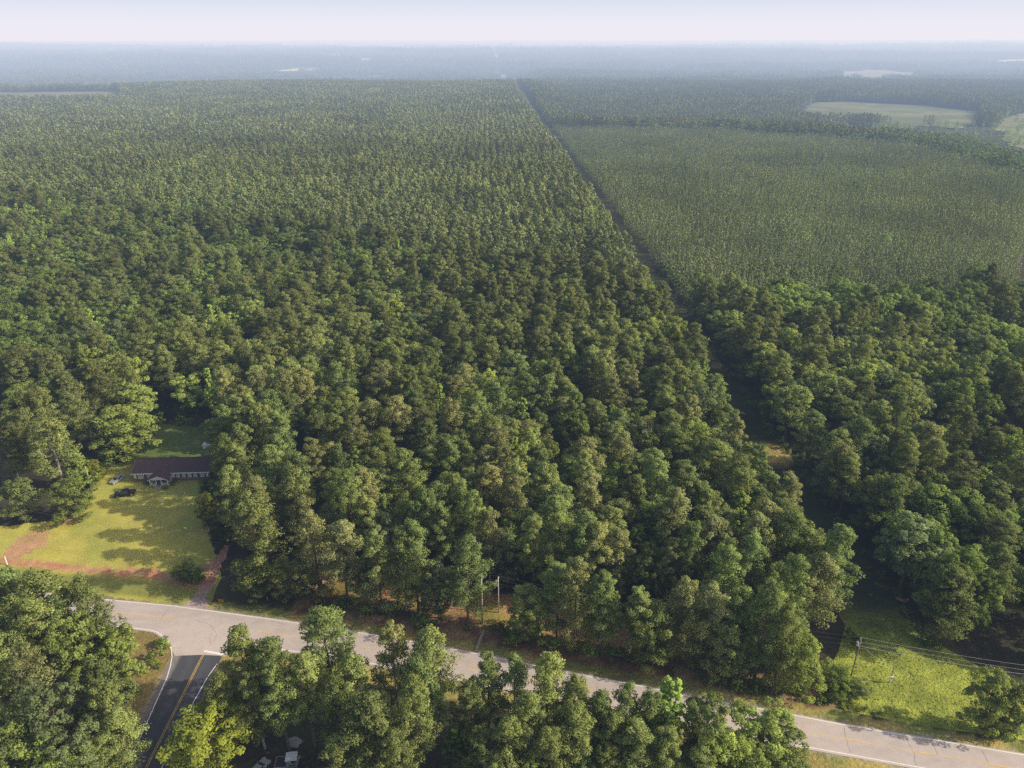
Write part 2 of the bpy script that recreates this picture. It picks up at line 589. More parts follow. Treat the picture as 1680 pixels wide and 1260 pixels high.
def sheet(name, poly, z, mat, colour, res=1.0, jit=0.0, seed=0, parent=None, edge_step=None):
    pl = smooth_closed(poly, jit, seed, edge_step or res)
    P = np.array(pl)
    xs = np.arange(P[:, 0].min(), P[:, 0].max(), res)
    ys = np.arange(P[:, 1].min(), P[:, 1].max(), res)
    X, Y = np.meshgrid(xs, ys)
    X, Y = X.ravel() + rng.uniform(-.2, .2, X.size) * res, Y.ravel() + rng.uniform(-.2, .2, Y.size) * res
    ok = inside(pl, X, Y)
    ok[ok] = dist_poly(pl, X[ok], Y[ok], True) > res * 0.45
    pts = [Vector(p) for p in pl] + [Vector(p) for p in zip(X[ok], Y[ok])]
    n = len(pl)
    v, _e, f, *_ = delaunay_2d_cdt(pts, [(i, (i + 1) % n) for i in range(n)], [], 1, 1e-5)
    V = np.array([(p.x, p.y) for p in v])
    V3 = np.concatenate([V, (height(V[:, 0], V[:, 1]) + z)[:, None]], 1)
    f = [t3 if (Vector(v[t3[1]]) - Vector(v[t3[0]])).cross(Vector(v[t3[2]]) - Vector(v[t3[0]])) > 0 else t3[::-1] for t3 in f if len(t3) == 3]
    me = np_mesh(name, V3, f, mat, 3)
    me.polygons.foreach_set('use_smooth', [True] * len(me.polygons))
    set_col(me, colour(V[:, 0], V[:, 1]))
    return link(name, me, parent)


def lawn_colour(x, y):
    n1, n2, n3 = fnoise(x / 9, y / 9, 31), fnoise(x / 3, y / 2.2, 32), fnoise(x / 1.3, y / 1.3, 33)
    c = mixc(np.broadcast_to(np.array((0.47, 0.425, 0.092)), x.shape + (3,)), np.array((0.36, 0.36, 0.080)), sstep(0.35, 0.7, n1))
    # greener back lawn
    c = mixc(c, np.array((0.12, 0.17, 0.045)), sstep(186, 197, y))
    c = mixc(c, np.array((0.45, 0.36, 0.12)), sstep(0.6, 0.8, n2) * 0.35)
    # red clay ditch between lawn and road verge
    ax = np.interp(x, [-150, -127, -115, -101, -85, -77], [149, 147.5, 145.2, 143.6, 141.4, 139])
    w = np.interp(x, [-150, -120, -100, -80, -74], [1.5, 1.6, 1.9, 2.2, 1.3])
    d = np.abs(y - ax + 1.5 * (n1 - .5)) / w + (n2 - 0.5) * 1.5 + (n3 - .5) * 1.1
    c = mixc(c, mixc(np.broadcast_to(CLAY, c.shape), np.array((0.50, 0.27, 0.16)), sstep(.4, .7, n3)), (1 - sstep(0.45, 1.35, d)) * (x < -76) * (.62 + .38 * sstep(.35, .6, n2)))
    # bare spots
    for px, py, r, s in ((48, 890, 5.0, 0.9), (30, 905, 4.0, 1.0), (118, 845, 3.5, 0.8), (150, 806, 1.5, 0.8), (135, 835, 2.5, .6), (455, 940, 4, .9), (478, 945, 3, .5), (345, 868, 3, .5), (330, 945, 2.5, .7), (352, 928, 3.5, .9), (168, 762, 3, .4)):
        gx_, gy_ = ground(px, py)
        r2 = np.hypot((x - gx_), (y - gy_) / 1.3) / r + (n2 - 0.5) * 1.2 + (n3 - .5) * 0.9
        c = mixc(c, mixc(np.broadcast_to(np.array((0.52, 0.34, 0.19)), c.shape), np.array((0.45, 0.22, 0.13)), n3), s * (1 - sstep(0.5, 1.0, r2)))
    # mown verge towards the road is a rougher green
    du = y - up_y(x)
    c = mixc(c, np.array((0.20, 0.22, 0.055)), (1 - sstep(6, 9, du + 3 * (n2 - .5))) * sstep(1, 3, du) * 0.8)
    return c


tag(sheet('lawn', LAWN, 0.03, M['grass'], lawn_colour, 0.45, 0.8, 41), kind='structure')


def strip_colour(x, y):
    n1, n2 = fnoise(x / 5, y / 7, 51), fnoise(x / 1.4, y / 1.4, 52)
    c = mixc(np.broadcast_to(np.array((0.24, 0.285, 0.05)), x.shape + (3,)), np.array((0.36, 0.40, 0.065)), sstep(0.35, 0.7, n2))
    c = mixc(c, mixc(np.broadcast_to(np.array((0.035, 0.052, 0.018)), c.shape), np.array((0.085, 0.09, 0.032)), n1), sstep(118, 135, y))  # strip behind the front darkened: shade of the tree walls put into the colour
    for px, py, r in ((1262, 745, 9), (1160, 580, 9), (903, 226, 40), (1185, 600, 6)):  # painted pools of sunlight on the strip grass
        gx_, gy_ = ground(px, py)
        r2 = np.hypot((x - gx_) / 1.2, y - gy_) / r + (n2 - .5) * .5
        c = mixc(c, np.array((0.42, 0.33, 0.10)), 0.85 * (1 - sstep(.5, 1, r2)))
    return c


lft = [(float(strip_x(y)) - 9.5, y) for y in (125, 200, 300, 450, 700, 1000, 1400, 2000, 2700)]
rgt = [(float(strip_x(y)) + 6, y) for y in (130, 200, 300, 450, 700, 1000, 1400, 2000, 2700)]
STRIP_FRONT = [(66, 102.0), (75, 99.6), (95, 95.5), (112, 91.5), (112, 104), (100, 112), (92, 122)]
STRIP = STRIP_FRONT + rgt + lft[::-1] + [(69, 115), (66, 106)]
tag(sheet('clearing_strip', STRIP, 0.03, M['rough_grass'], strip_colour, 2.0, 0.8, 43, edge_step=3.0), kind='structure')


def road_colour(x, y):
    mid = (up_y(x) + lo_y(x)) / 2
    hw = (up_y(x) - lo_y(x)) / 2
    q = np.abs(y - mid) / hw
    c = np.broadcast_to(np.array((0.51, 0.44, 0.402)), x.shape + (3,)).copy()
    tr = np.exp(-((q - 0.32) / 0.1) ** 2) + np.exp(-((q - 0.72) / 0.1) ** 2)
    c *= (1 - 0.07 * tr)[..., None]
    n = fnoise(x / 4, y / 1.5, 61)
    c *= (0.93 + 0.14 * n)[..., None]
    j = np.hypot((x + 68) / 14, (y - 121) / 7)
    c = mixc(c, np.array((0.54, 0.465, 0.425)), 1 - sstep(0.4, 1.1, j))
    return c


XS = np.linspace(-148, 148, 150)
XR = [x for x in XS if x > -50]
XL = [x for x in XS if x < -83]
ROAD = [(x, float(up_y(x)) + 0.35) for x in XS] + [(x, float(lo_y(x)) - 0.45) for x in XR[::-1]] + [(-56, 118.2), (-60, 117.2), (-62.2, 116.0), (-63.0, 116.05), (-67.5, 116.3), (-72.9, 116.0), (-73.9, 117.2), (-75.5, 118.9), (-77.7, 121.0), (-80.5, 122.8)] + [(x, float(lo_y(x)) - 0.45) for x in XL[::-1]]
road = tag(sheet('road', ROAD, 0.05, M['asphalt'], road_colour, 0.9), kind='structure')


def side_colour(x, y):
    c = np.broadcast_to(np.array((0.080, 0.081, 0.092)), x.shape + (3,)).copy()
    q = np.abs(np.abs(x + 67.2) - 1.7)
    c *= (1 + 0.18 * np.exp(-(q / 0.5) ** 2))[..., None]
    return mixc(c, np.array((0.30, 0.27, 0.25)), sstep(71.3, 71.9, -x) * 0.7)


SIDE = [(-72.3, 60), (-62.9, 60), (-62.7, 112), (-62.6, 115.9), (-67.5, 116.4), (-73.2, 116.2), (-73.2, 112), (-72.6, 104)]
side = tag(sheet('side_road', SIDE, 0.042, M['dark_asphalt'], side_colour, 0.5), kind='structure')


def stripe(pts, w, z=0.058):
    """flat painted line along pts"""
    P = [Vector((*p, 0)) for p in pts]
    b = MB()
    L = []
    for i, p in enumerate(P):
        d = (P[min(i + 1, len(P) - 1)] - P[max(i - 1, 0)]).normalized()
        nrm = Vector((-d.y, d.x, 0)) * w / 2
        L.append((b.b.verts.new(p + nrm + Vector((0, 0, z))), b.b.verts.new(p - nrm + Vector((0, 0, z)))))
    for (a, c), (d, e_) in zip(L, L[1:]):
        b.b.faces.new((c, e_, d, a))
    return b


def mid_y(x): return float((up_y(x) + lo_y(x)) / 2)


stripe([(x, float(up_y(x))) for x in XS], 0.17).build('edge_line', M['white_line'], road)
stripe([(x, float(lo_y(x)) + .1) for x in XS if x > -53], 0.17).build('edge_line', M['white_line'], road)
CORNER = [(-81.5, 123.6), (-79.6, 122.9), (-78.0, 121.8), (-76.2, 120.2), (-74.6, 118.2), (-73.4, 115.9), (-72.6, 113.2), (-72.0, 110.1), (-71.6, 105), (-71.3, 101), (-70.9, 95.6), (-70.6, 89), (-70.5, 62)]
stripe([(x, float(lo_y(x))) for x in XL] + CORNER, 0.19).build('edge_line', M['white_line'], road)
for a, b_ in ((-95, -77.5), (-57.5, -35), (-30, 2), (2.4, 40)):
    stripe([(x, mid_y(x) + .12) for x in np.linspace(a, b_, 12)], 0.16).build('centre_line', M['faded_yellow'], road)
stripe([(x, mid_y(x) + .12) for x in np.linspace(40, 140, 30)], 0.16).build('centre_line', M['faded_yellow'], road)
for a in (-92, -80.6 - 1.5, -57, -45, -33, -21, -9, 3, 15, 27, 39, 51, 63, 75, 87, 99):
    stripe([(x, mid_y(x) - .16) for x in np.linspace(a, a + 3.2, 4)], 0.16).build('centre_dash', M['yellow_line'], road)
stripe([(-67.05, 62), (-67.0, 116.6)], 0.13).build('centre_line', M['yellow_line'], side)
stripe([(-66.72, 62), (-66.68, 116.6)], 0.13).build('centre_line', M['yellow_line'], side)
stripe([(-64.1, 62), (-64.0, 104), (-63.6, 110), (-62.9, 113.8)], 0.16).build('edge_line', M['white_line'], side)
stripe([(-67.1, 117.4), (-62.6, 116.4)], 0.55, 0.062).build('stop_line', M['white_line'], side)


def crack(pts, w, parent=road):
    out = []
    for (a, b_) in zip(pts, pts[1:]):
        for k in range(5):
            f_ = k / 5
            out.append((a[0] + (b_[0] - a[0]) * f_ + random.uniform(-.1, .1), a[1] + (b_[1] - a[1]) * f_ + random.uniform(-.1, .1)))
    out.append(pts[-1])
    stripe(out, w * .7, 0.0545).build('crack', M['crack'], parent)


for q in (((192, 988), (168, 1024)), ((279, 996), (262, 1018)), ((1384, 1192), (1389, 1215), (1395, 1235)), ((1487, 1212), (1500, 1238), (1503, 1258)),
          ((980, 1120), (978, 1134)), ((1530, 1222), (1540, 1240)), ((1612, 1232), (1622, 1252)), ((1094, 1140), (1090, 1160))):
    crack([ground(*p) for p in q], 0.10)
for q in (((336, 1020), (350, 1030), (344, 1046), (347, 1058)), ((345, 1024), (356, 1040), (350, 1054)), ((322, 1018), (338, 1022)), ((318, 1042), (330, 1036)), ((440, 1020), (470, 1024))):
    crack([ground(*p) for p in q], 0.06)


def drive_colour(x, y):
    n = fnoise(x / 1.5, y / 1.5, 71)
    c = mixc(np.broadcast_to(np.array((0.40, 0.31, 0.28)), x.shape + (3,)), np.array((0.46, 0.22, 0.14)), sstep(134, 140, y + 4 * (n - .5)))
    return mixc(c, np.array((0.60, 0.45, 0.34)), sstep(.5, .75, n) * sstep(140, 146, y))


tag(sheet('driveway', [(-77.9, 130.9), (-76.2, 134), (-76.0, 140), (-76.5, 147), (-76.0, 154), (-74.2, 154), (-73.6, 147), (-73.2, 140), (-73.0, 134), (-71.4, 129.9)], 0.046, M['clay'], drive_colour, 0.4, 0.9, 44), kind='structure')
tag(sheet('dirt_track', [(-71.7, 60), (-74.6, 60), (-74.9, 88), (-76.0, 95), (-75.0, 100), (-73.3, 100), (-72.4, 92), (-71.8, 85)], 0.026, M['clay'], lambda x, y: np.broadcast_to(np.array((0.36, 0.24, 0.17)), x.shape + (3,)), 0.6, 0.4, 45), kind='structure')


def field_colour(a, b, sc):
    def f(x, y):
        n = fnoise(x / sc, y / sc, 81)
        return mixc(np.broadcast_to(np.array(a), x.shape + (3,)), np.array(b), sstep(.35, .7, n))
    return f


for q, a, b_ in ((FIELD, (0.12, 0.15, 0.06), (0.19, 0.20, 0.09)), (FIELD2, (0.16, 0.18, 0.07), (0.22, 0.24, 0.09)), (FIELD3, (0.16, 0.19, 0.09), (0.24, 0.24, 0.13)),
                 (FIELD4, (0.16, 0.17, 0.07), (0.22, 0.21, 0.10)), (FIELD5, (0.26, 0.22, 0.12), (0.36, 0.27, 0.17))):
    P = np.array(q)
    tag(sheet('field', q, 0.9, M['field'], field_colour(a, b_, 60), max(12, np.ptp(P[:, 0]) / 60), 22, 46), kind='structure')
for q in FAR_FIELDS:
    P = np.array(q)
    tag(sheet('field', q, 6.0, M['field'], field_colour((0.40, 0.42, 0.20), (0.6, 0.55, 0.35), 60), max(20, np.ptp(P[:, 0]) / 20), 6, 47), kind='structure')

tag(MB().box(-45000, 45000, -3000, 50000, -400, 860).build('haze', M['haze']), kind='structure')
tag(MB().box(-44000, 44000, 650, 49000, -390, 630).build('haze', M['far_haze']), kind='structure')


# ------------------------------------------------------------------ foliage
def cards(centres, radii, dirs_up, n_each, size, axis, r, aspect=0.75, crown_c=None, norm_up=0.25):
    """leaf cards on ellipsoidal clumps: returns verts, faces, normals, leaf value"""
    n = len(centres)
    C = np.repeat(centres, n_each, 0)
    RR = np.repeat(radii, n_each, 0)
    k = n * n_each
    d = r.normal(size=(k, 3))
    d[:, 2] += dirs_up
    d /= np.linalg.norm(d, axis=1)[:, None]
    pos = C + d * RR * (r.uniform(0.35, 1.0, (k, 1)) ** 0.6)
    out = pos - axis(pos)
    out /= np.linalg.norm(out, axis=1)[:, None] + 1e-6
    nrm = d * 0.55 + r.normal(size=(k, 3)) * 0.55 + np.array((0, 0, norm_up))
    nrm /= np.linalg.norm(nrm, axis=1)[:, None]
    nrm *= np.where((nrm * d).sum(1) < 0, -1.0, 1.0)[:, None]
    tg = np.cross(nrm, r.normal(size=(k, 3)))
    tg /= np.linalg.norm(tg, axis=1)[:, None] + 1e-6
    bt = np.cross(nrm, tg)
    s = (size * r.uniform(0.6, 1.35, k))[:, None]
    a, b = tg * s * 0.5, bt * s * 0.5 * aspect
    V = np.stack([pos - a * 1.1, pos + b - a * .1, pos + a * 1.1 + nrm * s * .12, pos - b + a * .1], 1).reshape(-1, 3)
    F_ = np.arange(k * 4).reshape(-1, 4)[:, ::-1]
    sn = d * 0.55 + out * 0.45 + nrm * 0.45 + np.array((0, 0, 0.12))
    sn /= np.linalg.norm(sn, axis=1)[:, None]
    lv = np.clip(np.repeat(r.normal(0.5, 0.16, n), n_each) + r.normal(0, 0.16, k), 0, 1)
    return V, F_, np.repeat(sn, 4, 0), np.repeat(lv, 4)


def leaf_mesh(name, data, mat):
    V, F_, nm, lv = data
    me = np_mesh(name, V, F_, mat)
    me.polygons.foreach_set('use_smooth', [True] * len(me.polygons))
    a = me.attributes.new('leaf', 'FLOAT', 'POINT')
    a.data.foreach_set('value', lv.astype(np.float32))
    me.normals_split_custom_set_from_vertices(nm.astype(np.float32))
    return me


def pine_clumps(h, rad, base, r, n_limb, per):
    """clump centres along the limbs of a loblolly pine, and the limbs themselves"""
    C, Rd, limbs = [], [], []
    lean = r.normal(0, 0.35, 2)
    side = r.uniform(0, 2 * math.pi)
    for i in range(n_limb):
        q = (i + r.uniform(0, 1)) / n_limb
        z = h * (base + (0.985 - base) * q)
        prof = (1 - q) ** 0.62 * (0.55 + 0.45 * min(1, q / 0.22))
        az = i * 2.399 + r.normal(0, 0.35)
        L = rad * (prof * r.uniform(0.72, 1.18) * (1 + 0.16 * math.cos(az - side)) + 0.07)
        rise = L * (0.12 + 0.65 * q)
        ax = lean * (z / h)
        tip = np.array((ax[0] + L * math.cos(az), ax[1] + L * math.sin(az), min(z + rise, h * 0.99)))
        root = np.array((ax[0], ax[1], z))
        limbs.append((root, tip))
        for j in range(per):
            f = 1 - j * (0.5 / max(1, per - 1)) if per > 1 else 0.9
            if L * f < 0.4 and j:
                continue
            cr = rad * r.uniform(0.17, 0.27) * (0.8 + 0.35 * (1 - q))
            p = root + (tip - root) * f + r.normal(0, 0.10 * rad, 3) * (0.6 if j == 0 else 1.0)
            C.append(p)
            Rd.append((cr, cr, cr * r.uniform(0.62, 0.85)))
    C.append(np.array((lean[0], lean[1], h * 0.985)))
    Rd.append((rad * .15, rad * .15, rad * .28))
    return np.array(C), np.array(Rd), limbs, lean


def broad_clumps(h, rad, base, r, n_lobe, per, cone=0.0):
    C, Rd, limbs = [], [], []
    zc = h * (base + (1 - base) * 0.5)
    hz = h * (1 - base) * 0.5
    lean = r.normal(0, 0.3, 2)
    for i in range(n_lobe):
        f = (i + 0.5) / n_lobe
        zz = -0.75 + 1.62 * f
        ring = math.sqrt(max(0.05, 1 - (zz * 0.92) ** 2)) if not cone else (1.05 - f) ** 0.75
        az = i * 2.399 + r.normal(0, 0.4)
        lr = rad * r.uniform(0.32, 0.52) * (1 if not cone else 0.45 + 0.6 * (1 - f))
        d = max(0, rad * ring * r.uniform(0.7, 1.08) - lr * 0.8)
        lc = np.array((lean[0] + d * math.cos(az), lean[1] + d * math.sin(az), zc + hz * zz - lr * 0.25))
        limbs.append((np.array((lean[0] * .5, lean[1] * .5, max(h * base * .8, lc[2] - d * 0.8 - 1))), lc))
        for j in range(per):
            v = r.normal(size=3)
            v[2] = abs(v[2]) * 0.9 - 0.25
            v /= np.linalg.norm(v)
            cr = lr * r.uniform(0.30, 0.46)
            C.append(lc + v * lr * np.array((1, 1, 0.85)))
            Rd.append((cr, cr, cr * 0.8))
    return np.array(C), np.array(Rd), limbs, lean


def trunk_mesh(name, h, limbs, lean, r0, mat, top=0.95):
    b = MB()
    pts = [(lean[0] * f, lean[1] * f, h * f) for f in (0, .12, .35, .6, .8, top)]
    b.tube(pts, [r0 * 1.25, r0, r0 * .82, r0 * .6, r0 * .35, r0 * .1], 8)
    for root, tip in limbs:
        mid = (root + tip) / 2 + np.array((0, 0, -0.04 * np.linalg.norm(tip - root)))
        b.tube([root, mid, tip], [r0 * .22, r0 * .14, r0 * .05], 4, cap=False)
    bmesh.ops.recalc_face_normals(b.b, faces=b.b.faces[:])
    me = bpy.data.meshes.new(name)
    b.b.to_mesh(me)
    b.b.free()
    me.materials.append(mat)
    return me


def axis_of(lean, h, up=0.25):
    def f(p):
        q = np.zeros_like(p)
        q[:, 2] = np.minimum(p[:, 2] - 0.1 * h, h * 0.9) * 1.0 - up * h * 0.3
        return q
    return f


PROTO = {'pine': [], 'broad': [], 'poplar': [], 'shrub': []}
for i in range(7):          # tall loblolly pine: 25 m, crown radius 4.4
    r = np.random.default_rng(100 + i)
    h, rad = 25.0, 4.4
    C, Rd, limbs, lean = pine_clumps(h, rad * r.uniform(.9, 1.1), (0.13 if i == 6 else r.uniform(0.24, 0.40)), r, 34, 4)
    PROTO['pine'].append((leaf_mesh('pine_crown', cards(C, Rd * 1.08, 0.25, 86, 0.355, axis_of(lean, h), r, 0.6), M['needles']), trunk_mesh('pine_trunk', h, limbs, lean, 0.27, M['pale_bark' if i == 3 else 'bark'])))
for i in range(7):          # spreading hardwood: 20 m, crown radius 4.8
    r = np.random.default_rng(200 + i)
    h, rad = 20.0, 4.8
    C, Rd, limbs, lean = broad_clumps(h, rad * r.uniform(.9, 1.1), (0.02 if i == 6 else r.uniform(0.14, 0.30)), r, 15, 9)
    PROTO['broad'].append((leaf_mesh('hardwood_crown', cards(C, Rd * 1.18, 0.35, 84, 0.36, axis_of(lean, h, .5), r, 0.8), M['leaves']), trunk_mesh('hardwood_trunk', h, limbs, lean, 0.26, M['bark'], 0.8)))
for i in range(3):          # narrow pointed sweetgum or poplar: 19 m, crown radius 3.2
    r = np.random.default_rng(300 + i)
    h, rad = 19.0, 3.2
    C, Rd, limbs, lean = broad_clumps(h, rad, 0.2, r, 18, 6, cone=1.0)
    PROTO['poplar'].append((leaf_mesh('pointed_crown', cards(C, Rd * 1.25, 0.4, 60, 0.38, axis_of(lean, h, .5), r, 0.85), M['leaves']), trunk_mesh('pointed_trunk', h, limbs, lean, 0.2, M['bark'], 0.9)))
for i in range(4):          # shrub: 2.6 m
    r = np.random.default_rng(400 + i)
    C, Rd, limbs, lean = broad_clumps(2.6, 1.5, 0.02, r, 9, 4)
    PROTO['shrub'].append((leaf_mesh('shrub', cards(C, Rd * 1.4, 0.3, 16, 0.30, axis_of(lean, 2.6, .5), r, 0.8), M['leaves']), None))


def lod_mesh(name, C, Rd, each, size, axis, r, mat, h, aspect, trunk=True):
    V, F_, nm, lv = cards(C, Rd, 0.3, each, size, axis, r, aspect)
    if trunk:                                   # a slim trunk below the crown, same mesh, second material
        a = np.array([(-.22, -.22, 0), (.22, -.22, 0), (.22, .22, 0), (-.22, .22, 0), (-.12, -.12, h * .8), (.12, -.12, h * .8), (.12, .12, h * .8), (-.12, .12, h * .8)], float)
        f = np.array([(0, 1, 5, 4), (1, 2, 6, 5), (2, 3, 7, 6), (3, 0, 4, 7)]) + len(V)
        an = a * np.array((1, 1, 0))
        an /= np.linalg.norm(an, axis=1)[:, None]
        V, F_, nm, lv = np.concatenate([V, a]), np.concatenate([F_, f]), np.concatenate([nm, an]), np.concatenate([lv, np.full(8, .5)])
    me = leaf_mesh(name, (V, F_, nm, lv), mat)
    if trunk:
        me.materials.append(M['bark'])
        mi = np.zeros(len(me.polygons), np.int32)
        mi[-4:] = 1
        me.polygons.foreach_set('material_index', mi)
    return me


LOD = {'mid_pine': [], 'mid_broad': [], 'far_pine': [], 'far_broad': [], 'young': []}
for i in range(4):
    r = np.random.default_rng(500 + i)
    C, Rd, limbs, lean = pine_clumps(22, 3.7 * r.uniform(.9, 1.1), 0.42, r, 20, 2)
    LOD['mid_pine'].append(lod_mesh('mid_pine', C, Rd * 1.15, 16, 0.85, axis_of(lean, 22), r, M['far_needles'], 22, .7, False))
    C, Rd, limbs, lean = broad_clumps(19, 4.4, 0.25, r, 11, 6)
    LOD['mid_broad'].append(lod_mesh('mid_broad', C, Rd * 1.3, 11, 0.85, axis_of(lean, 19, .5), r, M['leaves'], 19, .8, False))
    C, Rd, limbs, lean = pine_clumps(20, 3.4, 0.18, r, 16, 1)
    LOD['far_pine'].append(lod_mesh('far_pine', C, Rd * 1.5, 7, 1.5, axis_of(lean, 20), r, M['far_needles'], 20, .8, False))
    C, Rd, limbs, lean = broad_clumps(18, 4.4, 0.0, r, 11, 2)
    LOD['far_broad'].append(lod_mesh('far_broad', C, Rd * 1.9, 6, 1.6, axis_of(lean, 18, .5), r, M['leaves'], 18, .8, False))
    C, Rd, limbs, lean = pine_clumps(10, 1.55, 0.10, r, 15, 1)
    LOD['young'].append(lod_mesh('young', C, Rd * 1.6, 6, 0.66, axis_of(lean, 10.5), r, M['young_needles'], 10.5, .6, False))

TINT = {
    'pine': [(0.287, 0.334, 0.116), (0.234, 0.297, 0.106), (0.304, 0.319, 0.134)],
    'broad': [(0.255, 0.305, 0.105), (0.300, 0.365, 0.105), (0.225, 0.280, 0.130)],
    'poplar': [(0.33, 0.43, 0.105), (0.27, 0.37, 0.095)],
    'lime': [(0.37, 0.42, 0.075)],
    'shrub': [(0.217, 0.309, 0.076), (0.300, 0.400, 0.092)],
}
TONE = {'pine': ('olive', 'dark green', 'brownish olive'), 'broad': ('deep green', 'bright green', 'bluish green'), 'poplar': ('pale lime', 'fresh green'), 'shrub': ('green', 'light green')}
KIND = {'pine': ('pine_tree', 'pine tree'), 'broad': ('hardwood_tree', 'hardwood tree'), 'poplar': ('pointed_hardwood_tree', 'pointed tree'), 'shrub': ('shrub', 'shrub')}
SIZE = {'pine': (25.0, 4.4), 'broad': (20.0, 4.8), 'poplar': (19.0, 3.2), 'shrub': (2.6, 1.5)}


def tree(kind, x, y, h, diam, tone, label, group=None, rot=None, var=None, colour=None):
    """a tree of its own: an Empty at the foot > crown, trunk (mesh data is shared between copies)"""
    h0, r0 = SIZE[kind]
    v = random.randrange(len(PROTO[kind])) if var is None else var % len(PROTO[kind])
    cr, tr = PROTO[kind][v]
    s, sx = h / h0, diam / 2 / r0
    z = float(height(x, y))
    col = colour or TINT[kind][tone % len(TINT[kind])]
    rz = random.uniform(0, 6.28) if rot is None else rot
    if tr is None:
        o = link(KIND[kind][0], cr)
        o.location, o.rotation_euler, o.scale = (x, y, z - 0.1), (0, 0, rz), (sx, sx, s)
        o.color = (*col, 1)
        return tag(o, label, KIND[kind][1], group)
    t_ = thing(KIND[kind][0], label, KIND[kind][1], (x, y, z - 0.1), rz, group)
    t_.scale = (sx, sx, s)
    c = link('crown', cr, t_)
    c.color = (*col, 1)
    link('trunk', tr, t_)
    return t_


placed = []          # (x, y, radius) of hand-placed trees


def hand(kind, px, py, h, d, tone=0, label=None, group=None, colour=None, var=None):
    x, y = ground(px, py, h * 0.97)
    placed.append((x, y, d / 2))
    return tree(kind, x, y, h, d, tone, label, group, colour=colour, var=var)


WORDS = ['first', 'second', 'third', 'fourth', 'fifth', 'sixth', 'seventh', 'eighth', 'ninth', 'tenth', 'eleventh', 'twelfth', 'thirteenth', 'fourteenth', 'fifteenth', 'sixteenth', 'seventeenth', 'eighteenth', 'nineteenth', 'twentieth']


def ordinal(n):
    return WORDS[n] if n < 20 else ('twenty-' if n < 29 else 'thirty-') + WORDS[(n - 20) % 10]


def grove(rows, place, group):
    """hand-placed grove; labels count its trees of one kind by where their tops stand, from the left"""
    by = {}
    for q in sorted(rows, key=lambda q: q[1]):
        by.setdefault(q[0], []).append(q)
    for kind, qs in by.items():
        noun = {'pine': 'pine', 'broad': 'hardwood', 'poplar': 'pointed'}[kind]
        for i, q in enumerate(qs):
            tone = q[5] if len(q) > 5 else i % 3
            w = TONE[kind][tone % len(TONE[kind])]
            hand(*q[:5], tone, f'{w} {noun} {place}, {ordinal(i)} {noun} from left', group)


PN, BR, PO = 'pine', 'broad', 'poplar'
grove([(PN, 62, 945, 27, 11.5, 0), (PN, 130, 957, 25, 9.5, 0), (PN, 20, 985, 24, 9.5, 0), (BR, 108, 1015, 21, 9, 1), (BR, 186, 1040, 16, 8.5, 1), (PN, 40, 1070, 22, 9, 2), (BR, 150, 1095, 19, 9.5, 0),
       (PN, 172, 1125, 20, 8.5, 0), (BR, 70, 1130, 21, 12, 2), (BR, 14, 1165, 18, 9.5, 1), (PN, 190, 1172, 16, 8, 0), (BR, 122, 1195, 17, 9, 2), (BR, 45, 1220, 15, 10, 1), (PN, 150, 1228, 12, 7, 0), (BR, 95, 1245, 13, 8, 1), (PN, -8, 938, 27, 11, 1), (BR, 8, 955, 20, 9, 0), (PN, 92, 985, 23, 8, 1), (PN, 52, 990, 25, 9, 0), (BR, 132, 1008, 19, 9, 0), (BR, -30, 1060, 20, 11, 0), (BR, -30, 1250, 16, 11, 0)],
      'in the wood left of the side road', 'trees in the corner wood')
grove([(PN, 388, 1042, 25, 8.5, 0), (PN, 440, 1052, 24, 8, 1), (PN, 528, 1003, 27, 11, 1), (PN, 355, 1112, 18, 6.5, 0), (PN, 492, 1080, 23, 8.5, 0), (PN, 450, 1100, 21, 7.5, 1), (PN, 572, 1088, 22, 8, 0), (PN, 640, 1030, 26, 8.5, 2), (PN, 700, 1040, 26, 9.5, 0),
       (PN, 690, 1085, 23, 9, 1), (PN, 600, 1148, 22, 11, 0), (PN, 676, 1122, 25, 7, 0), (PO, 740, 1190, 13, 6.5, 1), (PN, 548, 1218, 14, 7.5, 0), (PN, 640, 1205, 17, 7.5, 0), (PN, 410, 1110, 19, 7, 0), (PN, 545, 1120, 20, 7, 1)],
      'in the grove right of the side road', 'trees in the grove by the junction')
grove([(PN, 800, 1076, 24, 7.5, 1), (PN, 845, 1082, 23, 6.5, 1), (PN, 898, 1082, 25, 8.5, 0), (PN, 942, 1116, 22, 7.5, 0), (PN, 772, 1122, 20, 7.5, 0), (PN, 990, 1142, 20, 7, 1), (PN, 870, 1142, 21, 7.5, 0), (PN, 1030, 1132, 21, 7.5, 1), (PN, 1068, 1142, 20, 7, 1),
       (PO, 1105, 1108, 23, 9.5, 0), (BR, 1170, 1150, 20, 9, 0), (PN, 1005, 1175, 18, 7, 0), (PN, 950, 1168, 20, 8.5, 0), (PN, 1100, 1205, 17, 8, 0), (BR, 1190, 1200, 16, 8, 1), (PN, 835, 1185, 19, 7.5, 0), (PN, 900, 1205, 18, 8, 0), (PN, 785, 1200, 16, 7, 1),
       (BR, 870, 1238, 12, 7.5, 1), (PN, 1045, 1190, 18, 8, 0), (PN, 1155, 1232, 14, 7, 0), (BR, 1262, 1163, 17, 11, 1), (BR, 1290, 1205, 12, 8, 0), (BR, 1230, 1215, 12, 8, 0), (PN, 1000, 1225, 14, 7, 0), (PN, 960, 1235, 12, 6, 1), (PN, 1060, 1240, 12, 6, 0), (PN, 820, 1235, 13, 7, 0), (PN, 1110, 1245, 11, 7, 0)],
      'in the long near grove by the main road', 'trees in the long roadside grove')
hand('broad', 338, 1182, 14, 13, 0, 'broad yellow green tree with a rounded crown right of the dark side road', colour=TINT['lime'][0], var=1)
hand('pine', 408, 820, 28, 12, 0, 'large open crowned pine standing alone between the lawn and the main road', var=6)
